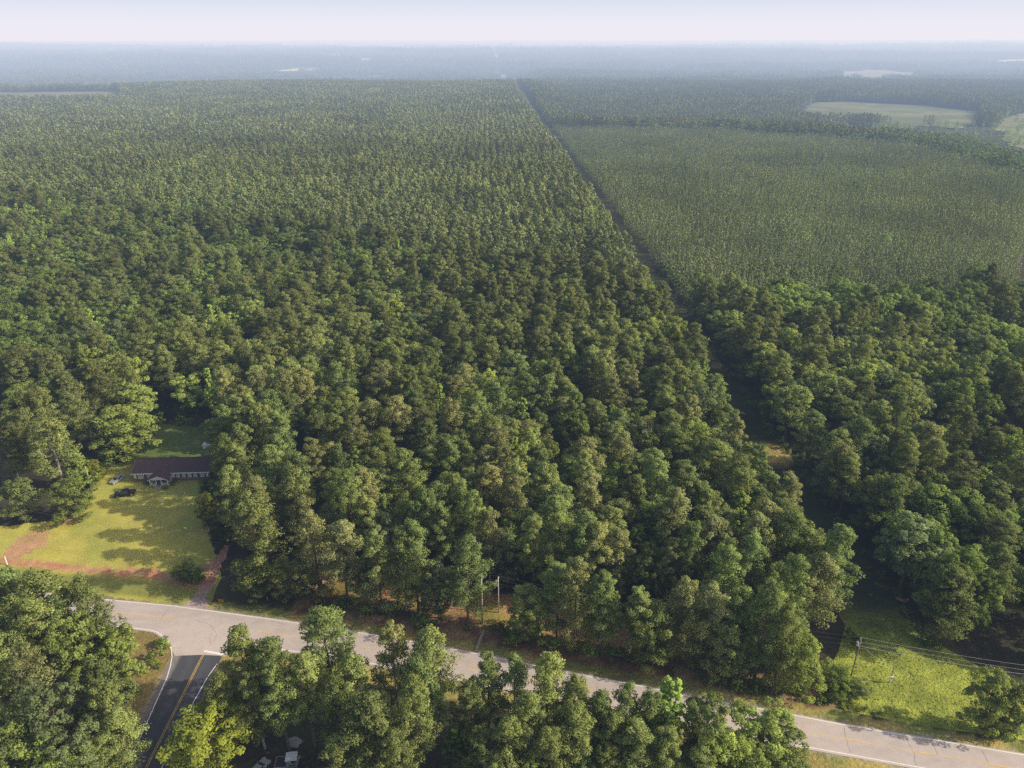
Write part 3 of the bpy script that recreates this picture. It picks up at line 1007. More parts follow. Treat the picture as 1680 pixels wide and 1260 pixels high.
hand('broad', 338, 808, 12, 6.5, 1, 'small tree with a sunlit yellow green top at the front right of the brick house', var=6, colour=(0.30, 0.31, 0.05))
hand('broad', 302, 924, 4.5, 6, 0, 'low round dark green tree beside the driveway mouth', var=6)
hand('broad', 322, 934, 3.2, 4.5, 1, 'small light green bush between the round dark tree and the driveway', var=6, colour=(0.20, 0.30, 0.06))
hand('poplar', 117, 735, 14, 9, 1, 'fresh green leafy tree behind the pale pole on the lawn edge')
hand('broad', 114, 789, 13, 11.5, 1, 'rounded bright green tree at the left edge of the lawn', var=6)
hand('pine', 72, 690, 25, 13, 0, 'tall pine with a pale bare trunk at the left edge of the lawn', var=3)
hand('broad', 185, 668, 18, 19, 1, 'broad spreading tree overhanging the back left corner of the lawn', var=6)
hand('broad', 146, 758, 8, 7, 1, 'yellow green sapling just behind the pale pole', colour=(0.28, 0.30, 0.05))
hand('broad', 25, 790, 13, 10, 0, 'dark leafy tree at the far left end of the lawn')
hand('pine', 352, 690, 20, 8.5, 0, 'pine rising right behind the brick house')
for i, q in enumerate(((380, 735, 24, 9), (362, 720, 25, 9), (370, 770, 24, 8.5), (366, 672, 25, 9), (390, 700, 25, 10), (440, 735, 25, 10), (480, 775, 25, 9.5), (393, 672, 27, 11), (422, 668, 28, 11), (450, 680, 27, 11), (408, 650, 27, 10.5), (438, 645, 28, 11), (376, 655, 25, 10))):
    hand('pine', *q, i % 2, f'{TONE["pine"][i % 2]} pine shading the house, {ordinal(i)} of the close group right of the brick house', 'pines shading the brick house')
for i, (xx, yy) in enumerate(((-60, 134.6), (-54, 134.0), (-48, 132.6))):
    placed.append((xx, yy, 3))
    tree('broad', xx, yy, 10 + 2 * i, 7.5, 0, f'dark understory tree on the shaded verge below the dirt patch, {ordinal(i)} of three', 'understory trees on the shaded verge', var=6)
hand('broad', 1642, 1106, 16, 7.5, 0, 'leafy tree at the right end of the sunlit grass clearing', var=6)
hand('broad', 1678, 1128, 14, 7, 0, 'dark tree at the far right beside the sunlit grass clearing', var=6)
hand('broad', 1385, 1100, 6, 7, 1, 'leafy bush at the foot of the utility pole with the transformer', colour=(0.19, 0.25, 0.055))
hand('broad', 1412, 1120, 4, 5, 0, 'low dark bush right of the pole at the sunlit clearing')

# front rank along the far verge of the main road
rank = []
x = -45.0
while x < 43:
    for dy, pr in ((7.6, 1.0), (22.5, .85)):
        xx, yy = x + random.uniform(-1.3, 1.3), float(up_y(x)) + dy + random.uniform(-1.5, 1.8)
        if -8.5 < xx < 2.5 and dy < 12:
            continue
        if xx > 62:
            continue
        rank.append((xx, yy, 'pine' if random.random() < .86 else 'broad', dy))
    x += random.uniform(4.3, 5.7)
front = sorted([q for q in rank if q[3] < 12])
for i, (xx, yy, kind, dy) in enumerate(front):
    tone = random.randrange(3)
    placed.append((xx, yy, 2.6))
    tree(kind, xx, yy, random.uniform(20, 26.5) if kind == 'pine' else random.uniform(14, 19), random.uniform(8.0, 10.2), tone,
         f'{TONE[kind][tone]} {kind if kind == "pine" else "hardwood"} in the far verge rank, {ordinal(i)} tree right of the driveway', 'front rank of trees along the main road', var=6 if i % 5 in (0, 3) else None)
for xx, yy, kind, dy in rank:
    if dy > 12:
        tone = random.randrange(3)
        placed.append((xx, yy, 2.6))
        tree(kind, xx, yy, random.uniform(21, 27) if kind == 'pine' else random.uniform(16, 21), random.uniform(7.4, 9.4), tone,
             f'{TONE[kind][tone]} {kind if kind == "pine" else "hardwood"} in the second rank behind the road front trees', 'second rank of trees along the main road')

# dense corner where the wood meets the clearing strip
n_ = 0
for jj, dd in enumerate((7.2, 12.2, 17.2, 22.4)):
    for xx in np.arange(45 + 2.3 * (jj % 2), (59.0, 60.5, 62.0, 63.0)[jj], 4.6):
        xx, yy = xx + random.uniform(-.9, .9), float(up_y(xx)) + dd + random.uniform(-.8, .8)
        kd = 'pine' if random.random() < .62 else 'broad'
        tone = random.randrange(2)
        placed.append((xx, yy, 2.4))
        tree(kd, xx, yy, random.uniform(19, 25.5) if kd == 'pine' else random.uniform(13, 19), random.uniform(7.5, 10), tone,
             f'{TONE[kd][tone]} {"pine" if kd == "pine" else "hardwood"} with low branches in the dense corner beside the sunlit clearing', f'{TONE[kd][tone]} {"pines" if kd == "pine" else "hardwoods"} in the dense corner by the clearing', var=6)

# ------------------------------------------------------------------ the woods
PL = np.array(placed)


def left_bound(x): return 345 + 0.50 * np.maximum(0, 55 - np.asarray(x, float))


def grid_points(x0, x1, y0, y1, sx, sy, jit, shear=-0.0325, seed=1):
    r = np.random.default_rng(seed)
    ys = np.arange(y0, y1, sy)
    xs = np.arange(x0, x1, sx)
    X, Y = np.meshgrid(xs, ys)
    X = X + (np.arange(len(ys)) % 2)[:, None] * 0.5 * sx * (jit > 0.3)
    X = X + r.uniform(-jit, jit, X.shape) * sx + shear * (Y - 200)
    Y = Y + r.uniform(-jit, jit, Y.shape) * sy
    return X.ravel(), Y.ravel()


def in_view(x, y, m=25, mr=45):
    k = 0.672
    return (x > -k * y - m) & (x < k * y + mr)


def free(x, y, cl=12.8, cr=6.8):
    ok = in_view(x, y)
    sx = x - strip_x(y)
    ok &= ~((sx > -cl - 1 * sstep(260, 330, y)) & (sx < cr) & (y > 126)) & ~((sx > -14) & (sx < 4) & (y > 112) & (y <= 126))
    near = y < 260
    ok &= ~(near & (y < up_y(x) + np.where(x < 42, 25, 8.0)) & (x > -48) & (x < 70))
    ok &= ~(near & (y < up_y(x) + 9) & (y > lo_y(x) - 6))
    ok &= ~(near & (y <= up_y(x) + 9) & (x < 97))            # near side of the road is hand-placed
    ok &= ~((x > 62) & (x < 88) & (y < 122)) & ~((x >= 88) & (x < 97) & (y < 113)) & ~((x >= 97) & (y < 116 - .12 * (x - 97)))
    d = ~(near & (inside(LAWN, x, y) | (dist_poly(LAWN, x, y, True) < np.where(x > -100, 6.5, 3.6))))
    ok &= d
    ok &= np.hypot((x - YARD_R[0]) / 1.4, y - YARD_R[1]) > 13
    ok &= np.hypot((x + 57) / 1.2, y - 138) > 6.5
    ok &= ~((np.abs(x + 3) < 4.5) & (y < 138))
    ok &= ~((np.abs(y - (202.5 - 0.12 * (x - 83))) < 6.5) & (x > 84) & (x < 150))
    return ok


def thin(x, y, keep):
    """drop points that crowd a hand-placed tree"""
    d = np.hypot(x[:, None] - PL[None, :, 0], y[:, None] - PL[None, :, 1])
    return keep & (d > (PL[None, :, 2] + 2.6)).all(1)


X, Y = grid_points(-420, 420, 95, 620, 7.2, 7.1, 0.38, seed=5)
k = free(X, Y)
k &= np.where(X < strip_x(Y), Y < left_bound(X) + 40 * (fnoise(X / 40, Y / 40, 5) - .5), Y < 318 + 0.10 * (X - 75) + 50 * (fnoise(X / 40, Y / 40, 6) - .5))
k &= rng.uniform(size=X.size) > 0.05
k[k] = thin(X[k], Y[k], np.ones(k.sum(), bool))
X, Y = X[k], Y[k]
right = X > strip_x(Y)
pn = fnoise(X / 45, Y / 45, 77)
u = rng.uniform(size=X.size)
p_pine = np.where(right, 0.25, 0.66) + (pn - .5) * 1.2 + np.where(~right & (X < -40) & (Y > 240), -0.28, 0)
kinds = np.where(u < p_pine, 'pine', np.where(u > np.where(right, 0.965, 0.87), 'poplar', 'broad'))
hn = fnoise(X / 60, Y / 60, 78)
Hh = np.where(kinds == 'pine', rng.uniform(20, 26.5, X.size), np.where(kinds == 'broad', rng.uniform(15, 22.5, X.size), rng.uniform(16, 23, X.size))) * (0.86 + 0.28 * hn)
Dd = np.where(kinds == 'pine', rng.uniform(8.4, 12.4, X.size), np.where(kinds == 'broad', rng.uniform(8.5, 14.5, X.size), rng.uniform(5.5, 9.0, X.size)))
dist = np.hypot(X, Y)


def region(x, y):
    if x > strip_x(y):
        if y < 165:
            return 'right of the clearing strip near the road'
        return 'in the hardwood belt right of the clearing strip' if y < 235 else 'in the hardwood belt below the young pines'
    if x < -92:
        return 'in the wood left of the brick house lawn' if y < 200 else 'in the wood behind the brick house'
    if y < 165:
        return 'in the mixed wood behind the road front' if x > -30 else 'in the dark wood right of the lawn'
    if x > 45:
        return 'on the left edge of the long clearing strip'
    return 'in the middle of the large mixed wood' if y < 215 else 'in the back of the large mixed wood'


# those that show largest are trees of their own, the rest one object per kind
USED = {'pine': len([o for o in COL.objects if o.name.startswith('pine_tree')]), 'broad': len([o for o in COL.objects if o.name.startswith('hardwood_tree')]), 'poplar': len([o for o in COL.objects if o.name.startswith('pointed')])}
LIMIT = {'pine': 285, 'broad': 285, 'poplar': 90}
own = np.zeros(X.size, bool)
for kd in ('pine', 'broad', 'poplar'):
    ids = np.where((kinds == kd) & (np.abs(X) < 0.66 * Y + 6))[0]
    ids = ids[np.argsort(dist[ids])][:LIMIT[kd] - USED[kd]]
    own[ids] = True
    for i in ids:
        tone = int(rng.integers(0, len(TINT[kd])))
        if kd == 'broad' and not right[i] and rng.uniform() < .5:
            tone = 1
        if kd == 'broad' and right[i]:
            tone = (0, 2, 0, 1)[int(rng.integers(0, 4))]
        reg = region(X[i], Y[i])
        noun = {'pine': 'pine', 'broad': 'round crowned hardwood', 'poplar': 'narrow pointed tree'}[kd]
        tree(kd, X[i], Y[i], Hh[i], Dd[i], tone, f'{TONE[kd][tone]} {noun} {reg}', f'{TONE[kd][tone]} {noun}s {reg}')


def scatter(name, label, X, Y, sc, sz, protos, colour, group=None, pick=None):
    """one object nobody could count: points that carry copies of a few crowns"""
    n = len(X)
    me = bpy.data.meshes.new(name)
    me.vertices.add(n)
    me.vertices.foreach_set('co', np.stack([X, Y, height(X, Y) - 0.1], 1).astype(np.float32).ravel())
    for nm, arr in (('sxy', sc), ('sz', sz), ('rot', rng.uniform(0, 6.283, n))):
        a = me.attributes.new(nm, 'FLOAT', 'POINT')
        a.data.foreach_set('value', np.asarray(arr, np.float32))
    a = me.attributes.new('pick', 'INT', 'POINT')
    a.data.foreach_set('value', (rng.integers(0, len(protos), n) if pick is None else pick).astype(np.int32))
    o = link(name, me)
    o.color = (*colour, 1)
    tag(o, label, None, group, 'stuff')
    g = bpy.data.node_groups.new(name, 'GeometryNodeTree')
    g.interface.new_socket('Geometry', in_out='INPUT', socket_type='NodeSocketGeometry')
    g.interface.new_socket('Geometry', in_out='OUTPUT', socket_type='NodeSocketGeometry')
    gi, go = g.nodes.new('NodeGroupInput'), g.nodes.new('NodeGroupOutput')
    j = g.nodes.new('GeometryNodeJoinGeometry')
    for p in protos:
        oi = g.nodes.new('GeometryNodeObjectInfo')
        oi.inputs['Object'].default_value = p
        oi.inputs['As Instance'].default_value = True
        oi.transform_space = 'ORIGINAL'
        g.links.new(oi.outputs['Geometry'], j.inputs[0])
    ip = g.nodes.new('GeometryNodeInstanceOnPoints')
    ip.inputs['Pick Instance'].default_value = True

    def attr(nm, ty='FLOAT'):
        q = g.nodes.new('GeometryNodeInputNamedAttribute')
        q.data_type = ty
        q.inputs['Name'].default_value = nm
        return q.outputs['Attribute']
    cs, cr = g.nodes.new('ShaderNodeCombineXYZ'), g.nodes.new('ShaderNodeCombineXYZ')
    s_ = attr('sxy')
    g.links.new(s_, cs.inputs[0])
    g.links.new(s_, cs.inputs[1])
    g.links.new(attr('sz'), cs.inputs[2])
    g.links.new(attr('rot'), cr.inputs[2])
    g.links.new(gi.outputs[0], ip.inputs['Points'])
    g.links.new(j.outputs[0], ip.inputs['Instance'])
    g.links.new(attr('pick', 'INT'), ip.inputs['Instance Index'])
    g.links.new(cr.outputs[0], ip.inputs['Rotation'])
    g.links.new(cs.outputs[0], ip.inputs['Scale'])
    g.links.new(ip.outputs[0], go.inputs[0])
    md = o.modifiers.new('copies', 'NODES')
    md.node_group = g
    return o


def first_objects(kind):
    """one placed object for each mesh of a kind, to copy from"""
    out = []
    for me, _t in PROTO[kind]:
        out.append(next(o for o in COL.objects if o.data is me))
    return out


def spare(meshes, kind, spots, label, group, colour):
    """single distant trees, which also serve as the pattern for the masses around them"""
    out = []
    for me, (x, y) in zip(meshes, spots):
        t_ = thing(KIND[kind][0], label, KIND[kind][1], (x, y, float(height(x, y)) - .1), 0, group)
        o = link('crown', me, t_)
        o.color = (*colour, 1)
        link('trunk', PROTO[kind][0][1], t_).scale = (.5, .5, .36) if 'young' in label else (.8, .8, .75)
        out.append(o)
    return out


C_PINE, C_BROAD, C_YOUNG = (0.255, 0.296, 0.125), (0.245, 0.330, 0.112), (0.250, 0.298, 0.145)
mid_pine = spare(LOD['mid_pine'], 'pine', [(-60, 450), (-30, 520), (0, 480), (20, 560)], 'plantation pine standing in the regular rows beyond the mixed wood', 'plantation pines beyond the mixed wood', C_PINE)
mid_broad = spare(LOD['mid_broad'], 'broad', [(-200, 430), (-240, 450), (-160, 425), (-120, 410)], 'hardwood in the far left back of the mixed wood', 'hardwoods in the far left wood', C_BROAD)
far_pine = spare(LOD['far_pine'], 'pine', [(-300, 1300), (-200, 1350), (-100, 1320), (0, 1400)], 'distant plantation pine near the crest of the forest', 'distant plantation pines', C_PINE)
far_broad = spare(LOD['far_broad'], 'broad', [(250, 1105), (300, 1095), (350, 1085), (400, 1050)], 'dark hardwood in the tree line behind the young pines', 'hardwoods in the tree line behind the young pines', C_BROAD)
young = spare(LOD['young'], 'pine', [(120, 360), (140, 372), (160, 365), (180, 380)], 'slender young pine at the near edge of the plantation', 'young pines at the plantation edge', C_YOUNG)

for kd, nm, lab, colr in (('pine', 'pine_wood', 'olive pines of the mixed wood beyond the nearest ones', (0.210, 0.244, 0.088)),
                          ('broad', 'hardwood_wood', 'rounded hardwoods of the mixed wood beyond the nearest ones', (0.237, 0.312, 0.094)),
                          ('poplar', 'pointed_wood', 'bright pointed trees of the mixed wood beyond the nearest ones', (0.397, 0.534, 0.122))):
    h0, r0 = SIZE[kd]
    w = (kinds == kd) & ~own
    scatter(nm, lab, X[w], Y[w], Dd[w] / 2 / r0, Hh[w] / h0, first_objects(kd), colr)

# mature plantation, left of the strip, in rows that run with it
X, Y = grid_points(-1750, 260, 330, 2700, 6.6, 5.6, 0.30, seed=9)
k = in_view(X, Y, 30, 10) & (X < strip_x(Y) - 12.5) & (Y > left_bound(X) + 40 * (fnoise(X / 40, Y / 40, 5) - .5))
k &= ~inside(FIELD4, X, Y) & ((fnoise(X / 30, Y / 30, 91) > 0.24) | (Y > 1500))
k &= (rng.uniform(size=X.size) > 0.06)
X, Y = X[k], Y[k]
nr = Y < 900
hs = rng.uniform(0.84, 1.12, X.size) * (0.9 + .2 * fnoise(X / 80, Y / 80, 92))
ws = rng.uniform(0.82, 1.18, X.size)
mixw = (rng.uniform(size=X.size) < np.where(X < -150, 0.35, 0.06) * (Y < 1000))
a = nr & ~mixw
scatter('mature_plantation', 'mature pine plantation in rows left of the clearing strip', X[a], Y[a], ws[a], hs[a], mid_pine, C_PINE)
a = nr & mixw
scatter('scattered_hardwoods', 'scattered hardwood crowns among the plantation pines', X[a], Y[a], ws[a], hs[a], mid_broad, C_BROAD)
a = ~nr
scatter('distant_plantation', 'pine forest running back to the crest', X[a], Y[a], ws[a] * 1.1, hs[a], far_pine, C_PINE)

# young plantation, right of the strip
X, Y = grid_points(60, 660, 280, 1180, 3.7, 3.1, 0.25, seed=11)
YP = [(66, 280), (330, 300), (440, 628)] + YOUNG_EDGE[::-1][1:]
k = in_view(X, Y, 10, 20) & (X > strip_x(Y) + 8.6)
k &= (Y > 318 + 0.10 * (X - 75) + 50 * (fnoise(X / 40, Y / 40, 6) - .5)) & (np.maximum(Y - ybound(np.clip(X, 40, 488)), X - 485) < 0)
k &= fnoise(X / 22, Y / 14, 93) > 0.30
k &= ~((np.abs(Y - (1062 - 0.12 * (X - 56))) < 14) & (X < 100)) & (X > strip_x(Y) + 8.6)
k &= rng.uniform(size=X.size) > 0.08
X, Y = X[k], Y[k]
hs = rng.uniform(0.78, 1.15, X.size) * (0.78 + .50 * fnoise(X / 50, Y / 50, 94))
scatter('young_plantation', 'dense young pines with narrow crowns right of the clearing strip', X, Y, hs * rng.uniform(.85, 1.2, X.size), hs, young, C_YOUNG)
xs = rng.uniform(80, 480, 60)
ys = rng.uniform(330, 1000, 60)
k = (xs > strip_x(ys) + 20) & in_view(xs, ys, 0, 0)
scatter('taller_hardwoods', 'single hardwood crowns among the young pines', xs[k], ys[k], rng.uniform(.5, .8, k.sum()), rng.uniform(.55, .75, k.sum()), mid_broad, C_BROAD)

# belts and forests beyond on the right
X, Y = grid_points(60, 1500, 640, 1500, 9, 9, 0.4, seed=13)
b = np.maximum(Y - ybound(np.clip(X, 40, 488)), X - 485)
k = in_view(X, Y, 10, 20) & (b > 4) & (b < 55 + 70 * fnoise(X / 90, Y / 90, 95)) & (X > 180) & ~inside(FIELD, X, Y) & ~inside(FIELD2, X, Y)
scatter('creek_trees', 'belt of dark trees along the far edge of the young pines', X[k], Y[k], rng.uniform(.9, 1.6, k.sum()), rng.uniform(.6, 1.0, k.sum()), far_broad, (0.160, 0.229, 0.076))
X, Y = grid_points(30, 2000, 900, 2700, 7.2, 6.6, 0.33, seed=14)
b = np.maximum(Y - ybound(np.clip(X, 40, 488)), X - 485)
gap = inside(FIELD, X, Y) | inside(FIELD2, X, Y) | inside(FIELD3, X, Y) | inside(FIELD5, X, Y)
gap |= (X > 520) & (Y < 1330)
k = in_view(X, Y, 10, 20) & (X > strip_x(Y) + 11) & (b > 30) & ~gap & (fnoise(X / 25, Y / 25, 96) > .22)
scatter('far_pine_forest', 'pine forest between the strip and the open fields', X[k], Y[k], rng.uniform(.9, 1.3, k.sum()), rng.uniform(.8, 1.15, k.sum()) * np.where(Y[k] > 1600, 1.1, .9), far_pine, (0.190, 0.226, 0.091))
xs, ys = rng.uniform(520, 1150, 1500), rng.uniform(800, 1450, 1500)
k = in_view(xs, ys, 10, 20) & (fnoise(xs / 50, ys / 50, 97) > .5) & ~inside(FIELD, xs, ys)
scatter('field_thicket', 'scattered scrub trees around the open fields', xs[k], ys[k], rng.uniform(.5, 1.1, k.sum()), rng.uniform(.35, .85, k.sum()), far_broad, C_BROAD)

# farthest country
P = []
y = 2350.0
while y < 10500:
    s = 9 + (y - 2350) / 260
    n = int(0.70 * y * 2 / s)
    xs = np.linspace(-.68 * y, .68 * y, n) + rng.uniform(-.45, .45, n) * s
    P.append(np.stack([xs, y + rng.uniform(-.5, .5, n) * s, np.full(n, s)], 1))
    y += s * 1.1
P = np.concatenate(P)
k = (np.abs(P[:, 0] - strip_x(P[:, 1]) + 4) > 18) & (fnoise(P[:, 0] / 320, P[:, 1] / 260, 98) > .36)
k &= ~((P[:, 1] < 2700) & (P[:, 0] < 900))
for q in [FIELD3, FIELD4] + FAR_FIELDS:
    k &= ~inside(q, P[:, 0], P[:, 1])
P = P[k]
ws = P[:, 2] / 8 * rng.uniform(.8, 1.3, len(P))
scatter('horizon_forest', 'hazy blue forest reaching to the horizon', P[:, 0], P[:, 1], ws, rng.uniform(.8, 1.25, len(P)) * (.4 + 1.2 * fnoise(P[:, 0] / 260, P[:, 1] / 200, 99)) * np.maximum(1, P[:, 2] / 16), far_pine + far_broad, (0.199, 0.237, 0.091))

# ------------------------------------------------------------------ shrubs and undergrowth
sh = []
for yy in np.arange(118, 330, 3.2):
    for sgn in (-1, 1):
        if random.random() < .75:
            sh.append((float(strip_x(yy)) + (random.uniform(4.8, 6.5) if sgn > 0 else -random.uniform(9, 11)), yy + random.uniform(-1, 1), 'bordering the long clearing strip'))
for xx in np.arange(-44, 66, 1.9):
    if random.random() < .85:
        sh.append((xx, float(up_y(xx)) + random.uniform(5.6, 8.0) + (0 if xx < 40 else -1.6), 'at the foot of the front trees along the main road'))
for xx in np.arange(40, 74, 1.5):
    sh.append((xx + random.uniform(-.5, .5), float(up_y(xx)) + random.uniform(3.8, 5.0), 'in the weedy verge row left of the sunlit clearing'))
for i in range(len(LAWN)):
    (x0, y0), (x1, y1) = LAWN[i], LAWN[(i + 1) % len(LAWN)]
    if min(y0, y1) < 160:
        continue
    L = math.hypot(x1 - x0, y1 - y0)
    for q in np.arange(0, L, 3.0):
        if random.random() < .8:
            sh.append((x0 + (x1 - x0) * q / L + random.uniform(-.8, .8), y0 + (y1 - y0) * q / L + random.uniform(-.8, .8), 'around the edge of the house lawn'))
for xx, yy in ((-76, 118), (-75.2, 116.2), (-77, 114), (-77.5, 111), (-76.5, 119.5), (-75, 112.5)):
    sh.append((xx, yy, 'on the corner island left of the side road'))
for q in ((1640, 1195), (1620, 1185), (1600, 1180), (1660, 1215), (1655, 1200), (1630, 1205)):
    sh.append((*ground(*q), 'at the right end of the sunlit clearing'))
for i, (xx, yy, where) in enumerate(sh[:290]):
    s = random.uniform(.45, 1.15) if 'weedy' not in where else random.uniform(.22, .4)
    t_ = random.randrange(2)
    tree('shrub', xx, yy, 2.6 * s, 3.0 * s * random.uniform(.9, 1.4), t_, f'{TONE["shrub"][t_]} shrub {where}', f'{TONE["shrub"][t_]} shrubs {where}')
X, Y = grid_points(-330, 330, 96, 420, 3.6, 3.6, 0.45, seed=21)
k = in_view(X, Y, 5, 10) & ~((np.abs(X - strip_x(Y) + 4) < 12)) & (Y > up_y(X) + 20) & ~(inside(LAWN, X, Y)) & (Y > up_y(X) + 11) & ~((X > 60) & (X < 100) & (Y < 124))
k &= (rng.uniform(size=X.size) > .35) & (np.hypot((X - YARD_R[0]) / 1.4, Y - YARD_R[1]) > 12)
scatter('undergrowth', 'low green undergrowth beneath the trees', X[k], Y[k], rng.uniform(.6, 1.5, k.sum()), rng.uniform(.5, 1.8, k.sum()), first_objects('shrub'), (0.11, 0.16, 0.042))
# tall grass and weeds in the sunlit clearing and along the strip
X, Y = grid_points(62, 112, 92, 330, 0.9, 0.9, 0.5, seed=22)
k = (inside(STRIP, X, Y)) & (Y < 128) & (rng.uniform(size=X.size) > .3) & (Y > up_y(X) + 4.0 - 2 * (X > 95))
scatter('weeds', 'knee high green weeds filling the sunlit clearing and strip', X[k], Y[k], rng.uniform(.10, .22, k.sum()), rng.uniform(.035, .10, k.sum()), first_objects('shrub'), (0.34, 0.40, 0.06))


# ------------------------------------------------------------------ leafless trees
def bare_tree(label, x, y, h, rad, mat, seed, dead=True):
    r = random.Random(seed)
    t_ = thing('bare_tree', label, 'bare tree', (x, y, 0))
    b = MB()
    b.tube([(0, 0, 0), (.1, 0, h * .4), (0, .1, h * .75), (0, 0, h)], [.3, .24, .14, .04], 8).build('trunk', mat, t_)
    b = MB()
    for i in range(16 if dead else 60):
        z = h * r.uniform(.35 if dead else .25, .92)
        az, L = r.uniform(0, 6.28), rad * r.uniform(.5, 1.0)
        p0 = Vector((0, 0, z))
        p1 = p0 + Vector((math.cos(az) * L * .5, math.sin(az) * L * .5, L * .30))
        p2 = p0 + Vector((math.cos(az + .2) * L, math.sin(az + .2) * L, L * r.uniform(.45, .8)))
        b.tube([p0, p1, p2], [.09, .06, .02], 4, cap=False)
        for j in range(4 if dead else 9):
            f = r.uniform(.35, 1)
            q = p1.lerp(p2, f)
            d = Vector((r.uniform(-1, 1), r.uniform(-1, 1), r.uniform(0, 1.2))) * L * .32
            b.tube([q, q + d], [.04, .015], 3, cap=False)
    b.build('limbs', mat, t_)
    return t_


bx_, by_ = ground(32, 790)
bare_tree('grey dead tree with bare forked limbs left of the lawn', bx_, by_, 14, 5, M['pale_bark'], 3)
bx_, by_ = ground(1655, 815)
bare_tree('pinkish grey leafless tree at the right edge near the small yard', bx_, by_ - 2, 7.5, 7, M['twig'], 5, dead=False)


# ------------------------------------------------------------------ the house
hx, hy = -113.6, 184.3
house = thing('brick_house', 'low brick ranch house with dark shingled roof and white front porch on the lawn', 'house', (hx, hy, 0), R(3))
LW, DP, EV, RG = 22.0, 8.6, 2.95, 4.8
MB().box(0, LW, 0, DP, 0, 1.2).build('brick_base', M['brick'], house)
wl = MB()
wl.box(0.02, LW - .02, 0.02, DP - .02, 1.2, EV)
wl.prism([(0.02, EV), (DP - .02, EV), (DP / 2, RG - .12)], 'x', 0.03, 0.25)
wl.prism([(0.02, EV), (DP - .02, EV), (DP / 2, RG - .12)], 'x', LW - .25, LW - .03)
wl.build('wall', M['siding'], house)
rf = MB()
sl = (RG - EV) / (DP / 2)
for sgn in (0, 1):
    y0, y1 = (-.32, DP / 2) if sgn == 0 else (DP + .32, DP / 2)
    z0 = EV - .32 * sl + .08
    rf.prism([(y0, z0), (y1, RG + .08), (y1, RG + .24), (y0, z0 + .16)], 'x', -.55, LW + .55)
roof = rf.build('roof', M['shingle'], house)
MB().box(-.6, LW + .6, -.42, -.33, EV - .16, EV + .10).build('fascia', M['white'], house)
for s_ in (-.58, LW + .56):
    MB().prism([(-.32, EV - .14), (DP / 2, RG + .05), (DP / 2, RG + .24), (-.32, EV + .08)], 'x', s_, s_ + .05).build('barge_board', M['white'], house)
MB().box(13.0, 13.3, 6.0, 6.3, 4.0, 4.8).build('vent_pipe', M['steel'], roof)


def window(x0, x1, z0, z1, shutters=True):
    w = MB()
    t_ = 0.09
    w.box(x0 - t_, x1 + t_, -.08, .01, z1, z1 + t_).box(x0 - t_, x1 + t_, -.10, .01, z0 - t_, z0)
    w.box(x0 - t_, x0, -.07, .01, z0, z1).box(x1, x1 + t_, -.07, .01, z0, z1).box(x0, x1, -.06, .01, (z0 + z1) / 2 - .03, (z0 + z1) / 2 + .03)
    f = w.build('window', M['white'], house)
    MB().box(x0, x1, -.03, .012, z0, z1).build('pane', M['blind'], f)
    if shutters:
        for q in (x0 - .5, x1 + .12):
            MB().box(q, q + .36, -.06, .012, z0 - .05, z1 + .05).build('shutter', M['shutter'], house)


for x0, x1 in ((1.3, 2.9), (4.0, 5.4), (12.6, 13.5), (14.3, 15.2), (16.0, 16.9), (17.7, 18.6), (19.6, 20.8)):
    window(x0, x1, 1.3, 2.5)
# porch
px0, px1, pd = 5.9, 11.2, 3.4
MB().box(px0, px1, -pd, -.02, 0, .55).build('porch_floor', M['wood'], house)
pr = MB()
ph, pk = 2.7, 3.75
pm = (px0 + px1) / 2
for a, sg in ((px0 - .3, 1), (px1 + .3, -1)):
    pr.prism([(a, ph), (pm, pk), (pm, pk + .14), (a, ph + .14)], 'y', -pd - .3, 1.2)
pr.build('porch_roof', M['shingle'], house)
g_ = MB()
g_.prism([(px0 - .1, ph - .12), (px1 + .1, ph - .12), (pm, pk - .06)], 'y', -pd - .02, -pd + .1)
g_.build('porch_gable', M['siding'], house)
for a in (px0 - .35, px1 + .35):
    MB().prism([(a, ph - .16), (pm, pk - .02), (pm, pk + .17), (a, ph + .03)], 'y', -pd - .36, -pd - .31).build('barge_board', M['white'], house)
for x_ in (px0 + .1, pm - .75, pm + .75, px1 - .1):
    MB().box(x_ - .1, x_ + .1, -pd + .05, -pd + .25, .55, ph - .1).build('porch_post', M['white'], house)
for a, b_ in ((px0 + .2, pm - .85), (pm + .85, px1 - .2)):
    q = MB().box(a, b_, -pd + .1, -pd + .18, 1.42, 1.5).box(a, b_, -pd + .1, -pd + .18, .64, .70)
    for x_ in np.arange(a + .1, b_, .22):
        q.box(x_, x_ + .06, -pd + .115, -pd + .165, .70, 1.42)
    q.build('railing', M['white'], house)
for x_ in (px0 + .08, px1 - .16):
    q = MB().box(x_, x_ + .08, -pd + .3, -.1, 1.42, 1.5).box(x_, x_ + .08, -pd + .3, -.1, .64, .70)
    for y_ in np.arange(-pd + .4, -.2, .22):
        q.box(x_ + .015, x_ + .065, y_, y_ + .06, .70, 1.42)
    q.build('railing', M['white'], house)
st = MB()
for i in range(3):
    st.box(pm - .7, pm + .7, -pd - .32 * (i + 1), -pd - .32 * i, 0, .42 - .14 * i)
st.build('steps', M['concrete'], house)
for x_ in (pm - .78, pm + .78):
    MB().tube([(x_, -pd - 1.0, .0), (x_, -pd - 1.0, .95), (x_, -pd, 1.5)], .05, 6).build('handrail', M['white'], house)
d_ = MB().box(pm - .48, pm + .48, -.06, .01, .56, 2.6).build('door', M['shutter'], house)
MB().box(pm + .34, pm + .4, -.11, -.065, 1.5, 1.6).build('handle', M['chrome'], d_)
